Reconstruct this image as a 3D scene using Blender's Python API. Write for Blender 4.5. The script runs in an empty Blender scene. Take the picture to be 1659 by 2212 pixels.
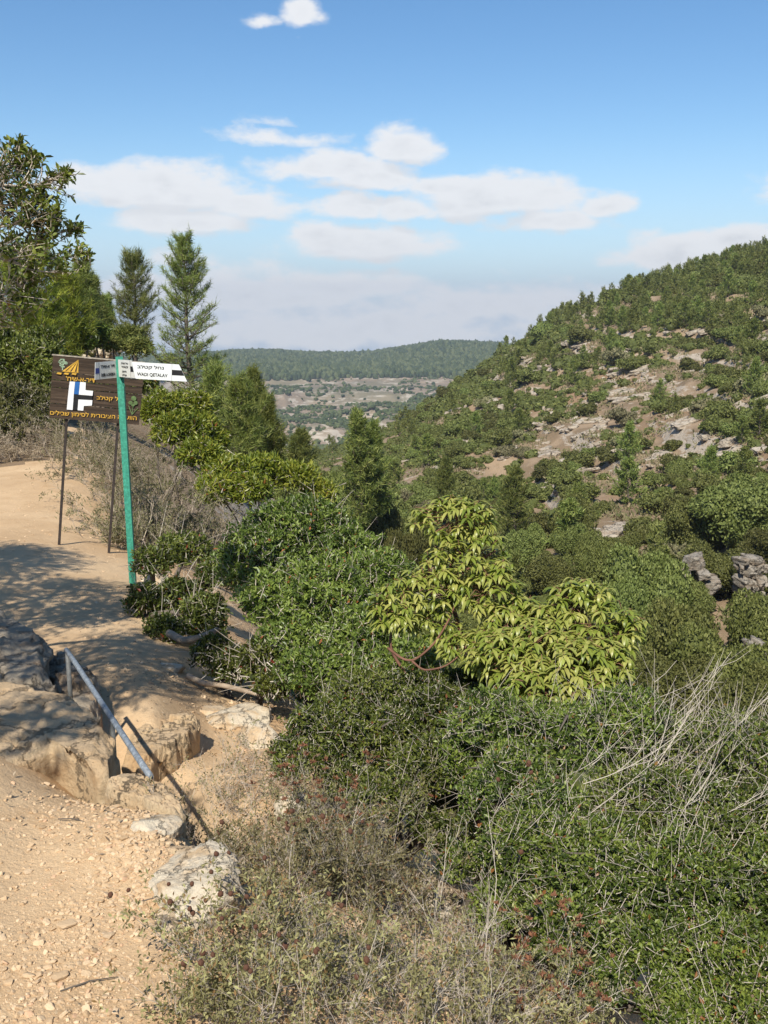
import bpy, bmesh, math, random
import numpy as np
from mathutils import Vector, Matrix, Euler

scene = bpy.context.scene
COL = scene.collection
rng = np.random.default_rng(7)
random.seed(7)

# ------------------------------------------------------------------ camera
PITCH = math.radians(11.4)
FPX = 2170.0            # focal length in units of a 1659 x 2212 picture
cam_d = bpy.data.cameras.new('camera')
cam = bpy.data.objects.new('camera', cam_d)
COL.objects.link(cam)
cam_d.sensor_fit = 'VERTICAL'
cam_d.sensor_height = 24.0
cam_d.lens = 24.0 * FPX / 2212.0
cam_d.clip_start = 0.05
cam_d.clip_end = 9000
cam.location = (0, 0, 0)
cam.rotation_euler = (math.pi / 2 - PITCH, 0, 0)
scene.camera = cam

# ------------------------------------------------------------------ sun, sky, exposure
SUN_EL, SUN_AZ = math.radians(47), math.radians(194)       # azimuth clockwise from +Y
SDIR = Vector((math.sin(SUN_AZ) * math.cos(SUN_EL), math.cos(SUN_AZ) * math.cos(SUN_EL), math.sin(SUN_EL)))
sun_d = bpy.data.lights.new('sun', 'SUN')
sun_d.energy = 4.6
sun_d.angle = math.radians(0.5)
sun_d.color = (1.0, 0.95, 0.86)
sun = bpy.data.objects.new('sun', sun_d)
COL.objects.link(sun)
sun.rotation_euler = SDIR.to_track_quat('Z', 'Y').to_euler()
sun.location = SDIR * 50

scene.view_settings.view_transform = 'Standard'
scene.view_settings.look = 'None'
scene.view_settings.exposure = 0.45
scene.view_settings.gamma = 1.0
scene.view_settings.use_curve_mapping = False
scene.cycles.max_bounces = 6
scene.cycles.diffuse_bounces = 3
scene.cycles.transmission_bounces = 3
scene.cycles.use_denoising = True

def ray(px, py):
    """direction (unit) through a point of the 1659 x 2212 picture"""
    xc = (px - 829.5) / FPX
    yc = (1106.0 - py) / FPX
    f = math.cos(PITCH) + yc * math.sin(PITCH)
    z = yc * math.cos(PITCH) - math.sin(PITCH)
    return np.array([xc, f, z])

def azel(px, py):
    d = ray(px, py)
    return math.atan2(d[0], d[1]), math.atan2(d[2], math.hypot(d[0], d[1]))

def P(px, py, r):
    d = ray(px, py)
    return d * (r / math.hypot(d[0], d[1]))

def mpp(px, py, r):
    d = ray(px, py)
    return r / math.hypot(d[0], d[1]) / FPX

class NT:
    """small helper to write node trees"""
    def __init__(self, tree):
        self.t = tree
        self.t.nodes.clear()
    def n(self, typ, **kw):
        nd = self.t.nodes.new(typ)
        for k, v in kw.items():
            setattr(nd, k, v)
        return nd
    def link(self, a, b):
        self.t.links.new(a, b)
    def math(self, op, a, b=None, c=None, clamp=False):
        nd = self.n('ShaderNodeMath', operation=op)
        nd.use_clamp = clamp
        for i, v in enumerate((a, b, c)):
            if v is None: continue
            if isinstance(v, (int, float)): nd.inputs[i].default_value = v
            else: self.link(v, nd.inputs[i])
        return nd.outputs[0]
    def vmath(self, op, a, b=None):
        nd = self.n('ShaderNodeVectorMath', operation=op)
        for i, v in enumerate((a, b)):
            if v is None: continue
            if isinstance(v, (tuple, list)): nd.inputs[i].default_value = v
            else: self.link(v, nd.inputs[i])
        return nd
    def mix(self, fac, a, b, blend='MIX'):
        nd = self.n('ShaderNodeMix', data_type='RGBA', blend_type=blend)
        for s, v in ((nd.inputs[0], fac), (nd.inputs[6], a), (nd.inputs[7], b)):
            if isinstance(v, (int, float)): s.default_value = v
            elif isinstance(v, (tuple, list)): s.default_value = tuple(v) + ((1.0,) if len(v) == 3 else ())
            else: self.link(v, s)
        return nd.outputs[2]
    def noise(self, vec, scale, detail=4.0, rough=0.55, dist=0.0):
        nd = self.n('ShaderNodeTexNoise')
        nd.inputs['Scale'].default_value = scale
        nd.inputs['Detail'].default_value = detail
        nd.inputs['Roughness'].default_value = rough
        nd.inputs['Distortion'].default_value = dist
        if vec is not None: self.link(vec, nd.inputs['Vector'])
        return nd
    def ss(self, v, lo, hi):
        if lo > hi: return self.math('SUBTRACT', 1.0, self.ss(v, hi, lo))
        nd = self.n('ShaderNodeMapRange', interpolation_type='SMOOTHSTEP')
        self.link(v, nd.inputs[0])
        nd.inputs[1].default_value = lo
        nd.inputs[2].default_value = hi
        return nd.outputs[0]

world = bpy.data.worlds.new('World')
scene.world = world
world.use_nodes = True
def build_world():
    w = NT(world.node_tree)
    sky = w.n('ShaderNodeTexSky', sky_type='NISHITA')
    sky.sun_disc = False
    sky.sun_elevation = SUN_EL
    sky.sun_rotation = SUN_AZ
    sky.altitude = 500
    sky.air_density = 1.0
    sky.dust_density = 0.3
    sky.ozone_density = 2.2
    tc = w.n('ShaderNodeTexCoord')
    sep = w.n('ShaderNodeSeparateXYZ')
    w.link(tc.outputs['Generated'], sep.inputs[0])
    az = w.math('ARCTAN2', sep.outputs[0], sep.outputs[1])
    el = w.math('ARCSINE', sep.outputs[2])
    cv = w.n('ShaderNodeCombineXYZ')
    w.link(az, cv.inputs[0]); w.link(el, cv.inputs[1])
    # domain warp
    st = w.vmath('MULTIPLY', cv.outputs[0], (1.0, 2.0, 1.0)).outputs[0]
    n1 = w.noise(st, 9.0, 5.0, 0.6)
    wv = w.vmath('SUBTRACT', n1.outputs['Color'], (0.5, 0.5, 0.5)).outputs[0]
    wv = w.vmath('MULTIPLY', wv, (0.028, 0.02, 0.0)).outputs[0]
    q = w.vmath('ADD', cv.outputs[0], wv).outputs[0]
    clouds = [  # px, py, rx, ry, strength
        (650, 32, 62, 48, .62), (560, 45, 48, 26, .6), (640, 85, 22, 22, .35),
        (370, 420, 250, 84, .95), (240, 395, 150, 55, .85), (520, 450, 130, 64, .85), (400, 485, 190, 48, .9),
        (720, 370, 210, 52, .9), (860, 325, 110, 62, .95), (790, 395, 170, 40, .9),
        (620, 300, 220, 32, .55), (590, 262, 110, 18, .35),
        (1080, 435, 230, 72, .97), (960, 405, 120, 40, .85), (1315, 445, 72, 42, .95), (1180, 480, 160, 46, .85),
        (790, 535, 215, 62, .95), (760, 450, 110, 50, .85), (880, 455, 95, 40, .85), (700, 510, 110, 40, .8),
        (1490, 555, 200, 62, 1.0), (1600, 535, 150, 50, .95), (1400, 640, 200, 40, .6),
        (390, 565, 110, 30, .7), (300, 620, 160, 40, .7),
        (520, 640, 330, 70, .85), (760, 620, 260, 50, .8), (1040, 660, 380, 66, .8), (700, 720, 620, 90, .75), (1230, 655, 110, 28, .8),
        (1900, 430, 260, 90, .9), (2300, 560, 380, 80, .9), (-350, 480, 300, 90, .9), (-700, 600, 400, 90, .85)]
    def cover(qv, cl):
        acc = None
        for px, py, rx, ry, s in cl:
            a, e = azel(px, py)
            d = w.vmath('SUBTRACT', qv, (a, e, 0.0)).outputs[0]
            d = w.vmath('MULTIPLY', d, (FPX / (rx * .93), FPX / (ry * .93), 0.0)).outputs[0]
            sp = w.n('ShaderNodeSeparateXYZ'); w.link(d, sp.inputs[0])
            yy = w.math('MINIMUM', sp.outputs[1], w.math('MULTIPLY', sp.outputs[1], 1.6))     # flatter bases
            ln = w.math('SQRT', w.math('ADD', w.math('MULTIPLY', sp.outputs[0], sp.outputs[0]), w.math('MULTIPLY', yy, yy)))
            v = w.math('MULTIPLY_ADD', ln, -1.15 * s, 1.5 * s)
            acc = v if acc is None else w.math('MAXIMUM', acc, v)
        return acc
    acc = cover(q, clouds)
    up = cover(w.vmath('ADD', q, (-0.006, 0.016, 0.0)).outputs[0], [c for c in clouds if c[4] >= .8 and c[1] < 600])
    st2 = w.vmath('MULTIPLY', cv.outputs[0], (1.0, 1.9, 1.0)).outputs[0]
    n2 = w.noise(st2, 20.0, 8.0, 0.6)
    n3 = w.noise(st2, 7.0, 4.0, 0.55)
    dens = w.math('MULTIPLY_ADD', n2.outputs['Fac'], 1.7, -0.85)
    dens = w.math('ADD', acc, dens)
    dens = w.math('ADD', dens, w.math('MULTIPLY_ADD', n3.outputs['Fac'], 0.5, -0.25))
    m = w.ss(dens, 0.25, 0.8)
    # cloud colour with shading painted in: bright tops, grey thick bodies and undersides
    body = w.ss(dens, 0.7, 1.4)
    tex = w.noise(st2, 26.0, 6.0, 0.6)
    under = w.math('MULTIPLY', w.ss(w.math('SUBTRACT', up, acc), 0.0, 0.5), w.math('ADD', 0.25, tex.outputs['Fac']))
    g = w.math('MULTIPLY', body, w.ss(tex.outputs['Fac'], 0.35, 0.75))
    g = w.math('MAXIMUM', w.math('MULTIPLY', g, 0.8), w.math('MULTIPLY', under, 0.7))
    ccol = w.mix(g, (6.6, 6.7, 6.9), (5.2, 5.35, 5.65))
    # a milky band low over the hills
    low = w.math('MULTIPLY', w.math('SUBTRACT', 1.0, w.ss(el, -0.02, 0.17)), 0.75)
    hs = w.n('ShaderNodeHueSaturation')
    hs.inputs['Saturation'].default_value = 1.22
    hs.inputs['Value'].default_value = 1.0
    w.link(sky.outputs[0], hs.inputs['Color'])
    base = w.mix(low, hs.outputs[0], (3.1, 4.4, 6.5))
    colr = w.mix(w.math('MULTIPLY', m, 0.95), base, ccol)
    bg = w.n('ShaderNodeBackground')
    bg.inputs['Strength'].default_value = 0.1
    w.link(colr, bg.inputs['Color'])
    out = w.n('ShaderNodeOutputWorld')
    w.link(bg.outputs[0], out.inputs['Surface'])
build_world()

# ------------------------------------------------------------------ numpy helpers
def _hash(i, j, k, seed):
    h = (i.astype(np.int64) * 374761393 + j.astype(np.int64) * 668265263 + k.astype(np.int64) * 2147483647 + seed * 974634457) & 0xffffffff
    h = ((h ^ (h >> 13)) * 1274126177) & 0xffffffff
    h = h ^ (h >> 16)
    return (h & 0xffff).astype(np.float64) / 65535.0

def vnoise(p, seed=0):
    """value noise in 0..1, p (n,3)"""
    i = np.floor(p).astype(np.int64)
    f = p - i
    f = f * f * (3 - 2 * f)
    out = 0
    for dx in (0, 1):
        wx = f[:, 0] if dx else 1 - f[:, 0]
        for dy in (0, 1):
            wy = f[:, 1] if dy else 1 - f[:, 1]
            for dz in (0, 1):
                wz = f[:, 2] if dz else 1 - f[:, 2]
                out = out + wx * wy * wz * _hash(i[:, 0] + dx, i[:, 1] + dy, i[:, 2] + dz, seed)
    return out

def fbm(p, octv=4, seed=0, gain=0.5):
    a, s, t = 1.0, 0.0, 0.0
    for o in range(octv):
        s = s + a * vnoise(p * (2.0 ** o) + 17.3 * o, seed + o)
        t += a
        a *= gain
    return s / t

def norm(v):
    return v / np.maximum(np.linalg.norm(v, axis=-1, keepdims=True), 1e-9)

def sstep(x, a, b):
    t = np.clip((x - a) / (b - a), 0, 1)
    return t * t * (3 - 2 * t)

def mesh(name, verts, faces, mat=None, var=None, smooth=False):
    """faces: list of (m,k) index arrays"""
    if not isinstance(faces, (list, tuple)): faces = [faces]
    me = bpy.data.meshes.new(name)
    verts = np.ascontiguousarray(verts, dtype=np.float32)
    me.vertices.add(len(verts))
    me.vertices.foreach_set('co', verts.ravel())
    loops = np.concatenate([f.ravel() for f in faces]).astype(np.int32)
    tot = np.concatenate([np.full(len(f), f.shape[1], np.int32) for f in faces])
    start = np.concatenate([[0], np.cumsum(tot)[:-1]]).astype(np.int32)
    me.loops.add(len(loops))
    me.loops.foreach_set('vertex_index', loops)
    me.polygons.add(len(tot))
    me.polygons.foreach_set('loop_start', start)
    me.polygons.foreach_set('loop_total', tot)
    me.polygons.foreach_set('use_smooth', np.full(len(tot), bool(smooth)))
    if var is not None:
        at = me.attributes.new('var', 'FLOAT', 'POINT')
        at.data.foreach_set('value', np.ascontiguousarray(var, dtype=np.float32))
    me.update(calc_edges=True)
    if mat is not None: me.materials.append(mat)
    return me

class MB:
    """collects vertex and face arrays into one mesh"""
    def __init__(self):
        self.v, self.f, self.a, self.n = [], [], [], 0
    def add(self, v, f, var=None):
        v = np.asarray(v, dtype=np.float64).reshape(-1, 3)
        if len(v) == 0: return
        for q in (f if isinstance(f, (list, tuple)) else [f]):
            if len(q): self.f.append(np.asarray(q) + self.n)
        self.v.append(v)
        self.a.append(np.full(len(v), 0.5) if var is None else (np.full(len(v), float(var)) if np.isscalar(var) else np.asarray(var, dtype=float)))
        self.n += len(v)
    def box(self, lo, hi, var=None):
        x0, y0, z0 = lo; x1, y1, z1 = hi
        v = [(x0,y0,z0),(x1,y0,z0),(x1,y1,z0),(x0,y1,z0),(x0,y0,z1),(x1,y0,z1),(x1,y1,z1),(x0,y1,z1)]
        f = np.array([(0,3,2,1),(4,5,6,7),(0,1,5,4),(1,2,6,5),(2,3,7,6),(3,0,4,7)])
        self.add(v, f, var)
    def mesh(self, name, mat, smooth=False):
        return mesh(name, np.concatenate(self.v), self.f, mat, np.concatenate(self.a), smooth)
    def empty(self): return self.n == 0

def link(name, me, parent=None, kind=None):
    o = bpy.data.objects.new(name, me)
    COL.objects.link(o)
    if parent is not None: o.parent = parent
    if kind: o['kind'] = kind
    return o

def tag(o, label, cat, group=None):
    o['label'] = label
    o['category'] = cat
    if group: o['group'] = group
    return o

def thing(name, label, cat, loc=(0, 0, 0), group=None, rot=(0, 0, 0)):
    o = bpy.data.objects.new(name, None)
    COL.objects.link(o)
    o.empty_display_size = 0.1
    o.location = loc
    o.rotation_euler = rot
    return tag(o, label, cat, group)

def copy_tree(o, parent=None):
    c = o.copy()
    COL.objects.link(c)
    if parent is not None: c.parent = parent
    for ch in list(o.children): copy_tree(ch, c)
    return c

def tubes(Pt, R, sides=3):
    """Pt (n,k,3), R (n,k): n polylines as thin tubes"""
    n, k, _ = Pt.shape
    T = np.empty_like(Pt)
    T[:, 1:-1] = Pt[:, 2:] - Pt[:, :-2]
    T[:, 0] = Pt[:, 1] - Pt[:, 0]
    T[:, -1] = Pt[:, -1] - Pt[:, -2]
    T = norm(T)
    ref = np.where(np.abs(T[:, :1, 2:3]) > 0.9, np.array([1.0, 0, 0]), np.array([0, 0, 1.0]))
    ref = np.broadcast_to(ref, T.shape)
    U = norm(np.cross(T, ref)); V = np.cross(T, U)
    ang = np.arange(sides) * 2 * np.pi / sides
    c = np.cos(ang)[None, None, :, None]; s = np.sin(ang)[None, None, :, None]
    vv = Pt[:, :, None, :] + R[:, :, None, None] * (U[:, :, None, :] * c + V[:, :, None, :] * s)
    idx = np.arange(n * k * sides).reshape(n, k, sides)
    a = idx[:, :-1, :]; b = idx[:, 1:, :]
    q = np.stack([a, np.roll(a, -1, 2), np.roll(b, -1, 2), b], -1).reshape(-1, 4)
    fs = [q]
    if sides > 3 and k < 60:
        fs.append(idx[:, -1, :]); fs.append(idx[:, 0, ::-1])
    return vv.reshape(-1, 3), fs

def leaves_diamond(B, D, N, L, W, fold=0.25):
    S = norm(np.cross(D, N)); N = np.cross(S, D)
    L = L[:, None]; W = W[:, None]
    mid = B + D * L * 0.5
    v = np.stack([B, mid + S * W * .5 + N * W * fold, B + D * L, mid - S * W * .5 + N * W * fold], 1)
    n = len(B)
    i = np.arange(n)[:, None] * 4
    f = np.concatenate([i + np.array([[0, 1, 2]]), i + np.array([[0, 2, 3]])], 0)
    return v.reshape(-1, 3), f

def leaves_oval(B, D, N, L, W, droop=0.0, fold=0.15):
    S = norm(np.cross(D, N)); N = np.cross(S, D)
    L = L[:, None]; W = W[:, None]
    def pt(t, s, dz):
        return B + D * L * t + S * W * s + N * (W * dz) - N * L * droop * t * t
    v = np.stack([pt(0, 0, 0), pt(.28, .42, fold), pt(.68, .46, fold), pt(1.0, 0, 0), pt(.68, -.46, fold), pt(.28, -.42, fold), pt(.5, 0, 0)], 1)
    n = len(B)
    i = np.arange(n)[:, None] * 7
    f = np.concatenate([i + np.array([t]) for t in ((0, 1, 6), (1, 2, 6), (2, 3, 6), (3, 4, 6), (4, 5, 6), (5, 0, 6))], 0)
    return v.reshape(-1, 3), f

def rdir(n, r=None):
    r = r or rng
    return norm(r.normal(size=(n, 3)))

def ico(sub):
    bm = bmesh.new()
    bmesh.ops.create_icosphere(bm, subdivisions=sub, radius=1.0)
    v = np.array([x.co[:] for x in bm.verts]); f = np.array([[q.index for q in p.verts] for p in bm.faces])
    bm.free()
    return v, f
ICO = {k: ico(k) for k in (1, 2, 3, 4, 5)}
ICO[6] = ico(6)

# ------------------------------------------------------------------ terrain shape
CT = []     # (azimuth, ln r, elevation in rad)
def cpx(px, r, py=None, e=None, z=None):
    a, el = azel(px, py if py is not None else 1106)
    if e is not None: el = math.radians(e)
    if z is not None: el = math.atan2(z, r)
    CT.append((a, math.log(r), el))
for px in (-1500, -400, 0, 300, 600, 900, 1250, 1659, 2600):
    for r in (0.45, 0.9, 1.5):
        cpx(px, r, z=-1.65 - max(0, (px - 900)) / 750 * 0.2 * r)
for px, rows in {
    -1500: [(3, None, -28), (6, None, -13), (12, None, -6), (25, None, -1), (60, None, 3), (200, None, 5), (1000, None, 2)],
    -400: [(2.1, None, -38.2), (3.3, None, -25), (5, None, -18), (8, None, -15), (12, None, -11.5), (20, None, -6), (40, None, -2), (80, None, 0), (200, None, 1), (1000, None, -1)],
    0: [(2.1, None, -38.2), (2.69, None, -31.5), (3.3, None, -26.5), (4.65, 1480, None), (5.5, None, -20.5), (6.5, None, -19.5), (9.5, 1240, None), (13.5, 1100, None), (17.4, 1015, None), (22, None, -6.6), (30, None, -4.4), (45, None, -2.8), (80, None, -1.2), (200, None, -1), (600, None, -2), (2000, None, -2.6)],
    200: [(2.1, None, -38.2), (2.69, None, -31.5), (3.3, None, -26.7), (4.1, None, -28), (5.0, None, -25), (6.3, 1440, None), (7.8, 1350, None), (9.5, 1255, None), (11.0, 1190, None), (14.5, 1075, None), (21, 960, None), (30, None, -5.3), (50, 770, None), (90, None, -2.4), (200, None, -3.5), (2000, None, -2.6)],
    330: [(2.1, None, -38.2), (2.69, None, -31.7), (3.25, None, -27.5), (3.9, None, -32), (4.6, None, -28.7), (5.3, 1552, None), (6.5, 1440, None), (7.8, 1355, None), (9.5, 1275, None), (11, 1215, None), (14, None, -12.3), (18, None, -10.2), (25, None, -8.2), (40, None, -5.8), (60, None, -4.8), (120, None, -5), (300, None, -6.0), (1000, None, -5.5), (2000, 780, None)],
    460: [(2.1, None, -38.4), (2.7, None, -32.5), (3.4, None, -31), (4.5, 1715, None), (5.3, 1630, None), (6.0, 1530, None), (7.2, None, -20), (8.5, None, -18), (11, None, -15.5), (15, None, -13.2), (22, None, -11), (40, None, -7.5), (70, None, -7), (150, None, -7.5), (400, None, -7.5), (1000, 930, None), (2000, 772, None), (3000, None, -3.2)],
    640: [(2.1, None, -38.6), (2.8, None, -32), (4.2, 1735, None), (5.2, None, -25.0), (6.4, None, -22.5), (8.5, None, -21), (11, None, -20), (16, None, -18), (25, None, -16), (40, None, -14), (70, None, -12.5), (120, None, -11), (200, None, -9.7), (330, 985, None), (600, None, -8.35), (900, 975, None), (1020, 930, None), (1160, 886, None), (1260, 872, None), (1380, 842, None), (1500, 822, None), (1750, 796, None), (2000, 772, None), (3000, None, -3.2)],
    800: [(2.15, None, -38.7), (3.2, None, -32), (4.5, None, -29.5), (7, None, -28), (12, None, -26), (25, None, -22.5), (40, None, -19), (60, None, -16), (85, None, -14), (120, 1120, None), (150, 1060, None), (200, 990, None), (300, 937, None), (420, None, -7.6), (700, None, -7.9), (900, None, -7.2), (1050, 900, None), (1160, 876, None), (1260, 868, None), (1380, 842, None), (1500, 824, None), (1750, 800, None), (2000, 776, None), (3000, None, -3.2)],
    950: [(2.2, None, -38.6), (3.2, None, -32.5), (4.5, None, -31), (7, None, -29.8), (12, None, -29), (25, None, -26), (40, None, -21.7), (60, None, -17.5), (80, None, -14.8), (105, 1120, None), (130, 1045, None), (160, 980, None), (200, 915, None), (235, 876, None), (265, 858, None), (400, None, -6.8), (700, None, -6.8), (1100, None, -5.4), (1300, 850, None), (1500, 822, None), (1750, 785, None), (2000, 746, None), (3000, None, -2.9)],
    1070: [(2.3, None, -38.8), (3.2, None, -34), (5, None, -31.5), (8, None, -30), (15, None, -29.3), (25, None, -26.5), (40, None, -22.5), (60, None, -17.8), (80, None, -14.8), (100, 1180, None), (130, 1060, None), (160, 965, None), (190, 890, None), (225, 825, None), (265, 790, None), (295, 777, None), (420, None, -3.6), (700, None, -5), (1300, None, -4.4), (2000, 753, None), (3000, None, -2.9)],
    1250: [(2.4, None, -39.5), (3.2, None, -35.5), (5, None, -33), (8, None, -30.7), (15, None, -29.5), (25, None, -27), (40, None, -23.5), (55, None, -19), (70, 1262, None), (90, 1160, None), (110, 1080, None), (140, 975, None), (170, 880, None), (200, 800, None), (235, 722, None), (264, 680, None), (400, None, -1.2), (1000, None, -2.5), (2500, None, -2.6)],
    1450: [(2.6, None, -41), (3.5, None, -37), (5, None, -34), (8, None, -31), (15, None, -30), (25, None, -27.5), (40, None, -24), (55, None, -19.3), (68, 1270, None), (84, 1160, None), (105, 1050, None), (135, 925, None), (165, 825, None), (200, 735, None), (235, 655, None), (268, 612, None), (400, None, 0.8), (1000, None, 0), (2500, None, -1.5)],
    1659: [(2.7, None, -42), (3.5, None, -38.5), (5, None, -34.5), (8, None, -31.2), (15, None, -30), (25, None, -28), (40, None, -24.5), (54, None, -19.6), (65, 1290, None), (78, 1165, None), (100, 1020, None), (130, 860, None), (165, 745, None), (210, 645, None), (265, 545, None), (400, None, 2.6), (1000, None, 1.5), (2500, None, 0)],
    2100: [(3, None, -41), (5, None, -35), (8, None, -31), (25, None, -27), (45, None, -20), (65, None, -12), (100, None, -5), (200, None, 3), (300, None, 5.5), (500, None, 5), (2500, None, 0)],
    3500: [(3, None, -35), (8, None, -28), (25, None, -20), (60, None, -8), (150, None, 2), (400, None, 5), (2500, None, 0)],
}.items():
    for r, py, e in rows: cpx(px, r, py, e)
for a in (-180, -140, -100, 100, 140, 180):
    for r, e in ((0.45, -74.7), (1, -58.8), (3, -28), (8, -12 if a < 0 else -16), (30, -2), (100, 2), (500, 2), (2500, 0)):
        CT.append((math.radians(a), math.log(r), math.radians(e)))
CT = np.array(CT)
AZS = 3.0
def _tps_k(a, b):
    d2 = ((a[:, None, :] - b[None, :, :]) ** 2).sum(-1)
    return d2 * np.log(d2 + 1e-12)
_X = np.c_[CT[:, 0] * AZS, CT[:, 1]]
_K = _tps_k(_X, _X) + np.eye(len(_X)) * 1e-3
_Pm = np.c_[np.ones(len(_X)), _X]
_A = np.block([[_K, _Pm], [_Pm.T, np.zeros((3, 3))]])
_W = np.linalg.solve(_A, np.r_[CT[:, 2], 0, 0, 0])
def elev(a, lr):
    a = np.asarray(a, float).ravel(); lr = np.asarray(lr, float).ravel()
    out = np.empty(len(a))
    for s in range(0, len(a), 20000):
        q = np.c_[a[s:s + 20000] * AZS, lr[s:s + 20000]]
        out[s:s + 20000] = _tps_k(q, _X) @ _W[:-3] + np.c_[np.ones(len(q)), q] @ _W[-3:]
    return out

LAM = [0.16, 0.45, 1.2, 3.0, 8.0, 20.0, 55.0, 140.0]
def relief(x, y, r):
    z = np.zeros(len(x))
    for i, l in enumerate(LAM):
        w = sstep(l, 0.006 * r, 0.02 * r) * (1 - sstep(l, 0.25 * r, 0.7 * r))
        if l > 60: w = w * sstep(r, 900, 1300)
        if w.max() <= 0: continue
        amp = 0.10 if l > 1 else 0.13
        z += w * l * amp * (fbm(np.c_[x / l, y / l, np.full(len(x), i * 7.7)], 2, 30 + i) - 0.5) * (np.where(r < 30, 0.45, 1.0))
    # strata ledges on the opposite slope
    return z

def height(x, y):
    x = np.asarray(x, float).ravel(); y = np.asarray(y, float).ravel()
    r = np.maximum(np.hypot(x, y), 0.3)
    a = np.arctan2(x, y)
    z = r * np.tan(elev(a, np.log(r)))
    z = z + relief(x, y, r)
    st = np.where(r > 600, 9.0, 2.6 + 0.9 * np.sin(x * 0.013 + y * 0.007))
    zz = z + 1.6 * (fbm(np.c_[x / 22, y / 22, x * 0], 3, 91) - 0.5)
    q = zz / st; fr = q - np.floor(q)
    terr = (sstep(fr, 0.55, 0.95) - fr) * st
    w = sstep(r, 55, 80) * (1 - sstep(r, 330, 420)) * sstep(a, -0.02, 0.12) * 0.75
    w = np.maximum(w, sstep(r, 850, 1000) * (1 - sstep(r, 1500, 1600)) * 3.0 * (1 - sstep(a, 0.15, 0.3)))
    z = z + terr * w * (0.4 + 0.8 * fbm(np.c_[x / 30, y / 30, x * 0 + 5], 2, 77))
    return z
def h1(x, y): return float(height([x], [y])[0])

# ------------------------------------------------------------------ materials
def new_mat(name):
    m = bpy.data.materials.new(name)
    m.use_nodes = True
    return m, NT(m.node_tree)

def principled(t, color, rough=0.8, spec=0.3, bump=None, bump_s=0.5, bump_d=0.01, metallic=0.0):
    p = t.n('ShaderNodeBsdfPrincipled')
    if isinstance(color, (tuple, list)): p.inputs['Base Color'].default_value = tuple(color) + (1.0,)
    else: t.link(color, p.inputs['Base Color'])
    p.inputs['Roughness'].default_value = rough
    p.inputs['Specular IOR Level'].default_value = spec
    p.inputs['Metallic'].default_value = metallic
    if bump is not None:
        b = t.n('ShaderNodeBump')
        b.inputs['Strength'].default_value = bump_s
        b.inputs['Distance'].default_value = bump_d
        t.link(bump, b.inputs['Height'])
        t.link(b.outputs[0], p.inputs['Normal'])
    return p

def finish(t, shader):
    o = t.n('ShaderNodeOutputMaterial')
    t.link(shader, o.inputs['Surface'])

def leaf_mat(name, dark, mid, light, trans=0.25, rough=0.5, spec=0.35, tint=0.25, dead=None, dead_at=0.97):
    """three natural leaf colours picked per leaf by 'var'; each plant shifts a little"""
    m, t = new_mat(name)
    at = t.n('ShaderNodeAttribute', attribute_name='var')
    oi = t.n('ShaderNodeObjectInfo')
    cr = t.n('ShaderNodeValToRGB')
    e = cr.color_ramp.elements
    e[0].position = 0.05; e[0].color = (*dark, 1)
    e[1].position = 0.9; e[1].color = (*light, 1)
    x = e.new(0.5); x.color = (*mid, 1)
    if dead is not None:
        e.new(dead_at - 0.01).color = (*light, 1)
        e.new(dead_at).color = (*dead, 1)
    t.link(at.outputs['Fac'], cr.inputs[0])
    hs = t.n('ShaderNodeHueSaturation')
    t.link(cr.outputs[0], hs.inputs['Color'])
    t.link(t.math('MULTIPLY_ADD', oi.outputs['Random'], tint * 0.12, 0.5 - tint * 0.06), hs.inputs['Hue'])
    t.link(t.math('MULTIPLY_ADD', oi.outputs['Random'], tint * 2.0, 1.0 - tint), hs.inputs['Value'])
    p = principled(t, hs.outputs[0], rough, spec)
    if trans > 0:
        tr = t.n('ShaderNodeBsdfTranslucent')
        br = t.mix(1.0, hs.outputs[0], (1.5, 1.6, 0.7), 'MULTIPLY')
        t.link(br, tr.inputs['Color'])
        mx = t.n('ShaderNodeMixShader')
        mx.inputs[0].default_value = trans
        t.link(p.outputs[0], mx.inputs[1]); t.link(tr.outputs[0], mx.inputs[2])
        finish(t, mx.outputs[0])
    else:
        finish(t, p.outputs[0])
    return m

def bark_mat(name, a, b, scale=14.0, rough=0.85):
    m, t = new_mat(name)
    tc = t.n('ShaderNodeTexCoord')
    n = t.noise(tc.outputs['Object'], scale, 5, 0.6)
    at = t.n('ShaderNodeAttribute', attribute_name='var')
    c = t.mix(t.ss(n.outputs['Fac'], 0.3, 0.7), a, b)
    c = t.mix(t.math('MULTIPLY', at.outputs['Fac'], 0.6), c, tuple(min(1, x * 1.6) for x in b))
    finish(t, principled(t, c, rough, 0.2, n.outputs['Fac'], 0.5, 0.01).outputs[0])
    return m

def paint_mat(name, c, rough=0.5, spec=0.4, wear=0.12, scale=25.0):
    m, t = new_mat(name)
    tc = t.n('ShaderNodeTexCoord')
    n = t.noise(tc.outputs['Object'], scale, 6, 0.65)
    k = t.ss(n.outputs['Fac'], 0.35, 0.75)
    col = t.mix(k, tuple(x * (1 - wear) for x in c), tuple(min(1, x * (1 + wear)) for x in c))
    finish(t, principled(t, col, rough, spec, n.outputs['Fac'], 0.15, 0.002).outputs[0])
    return m

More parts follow.
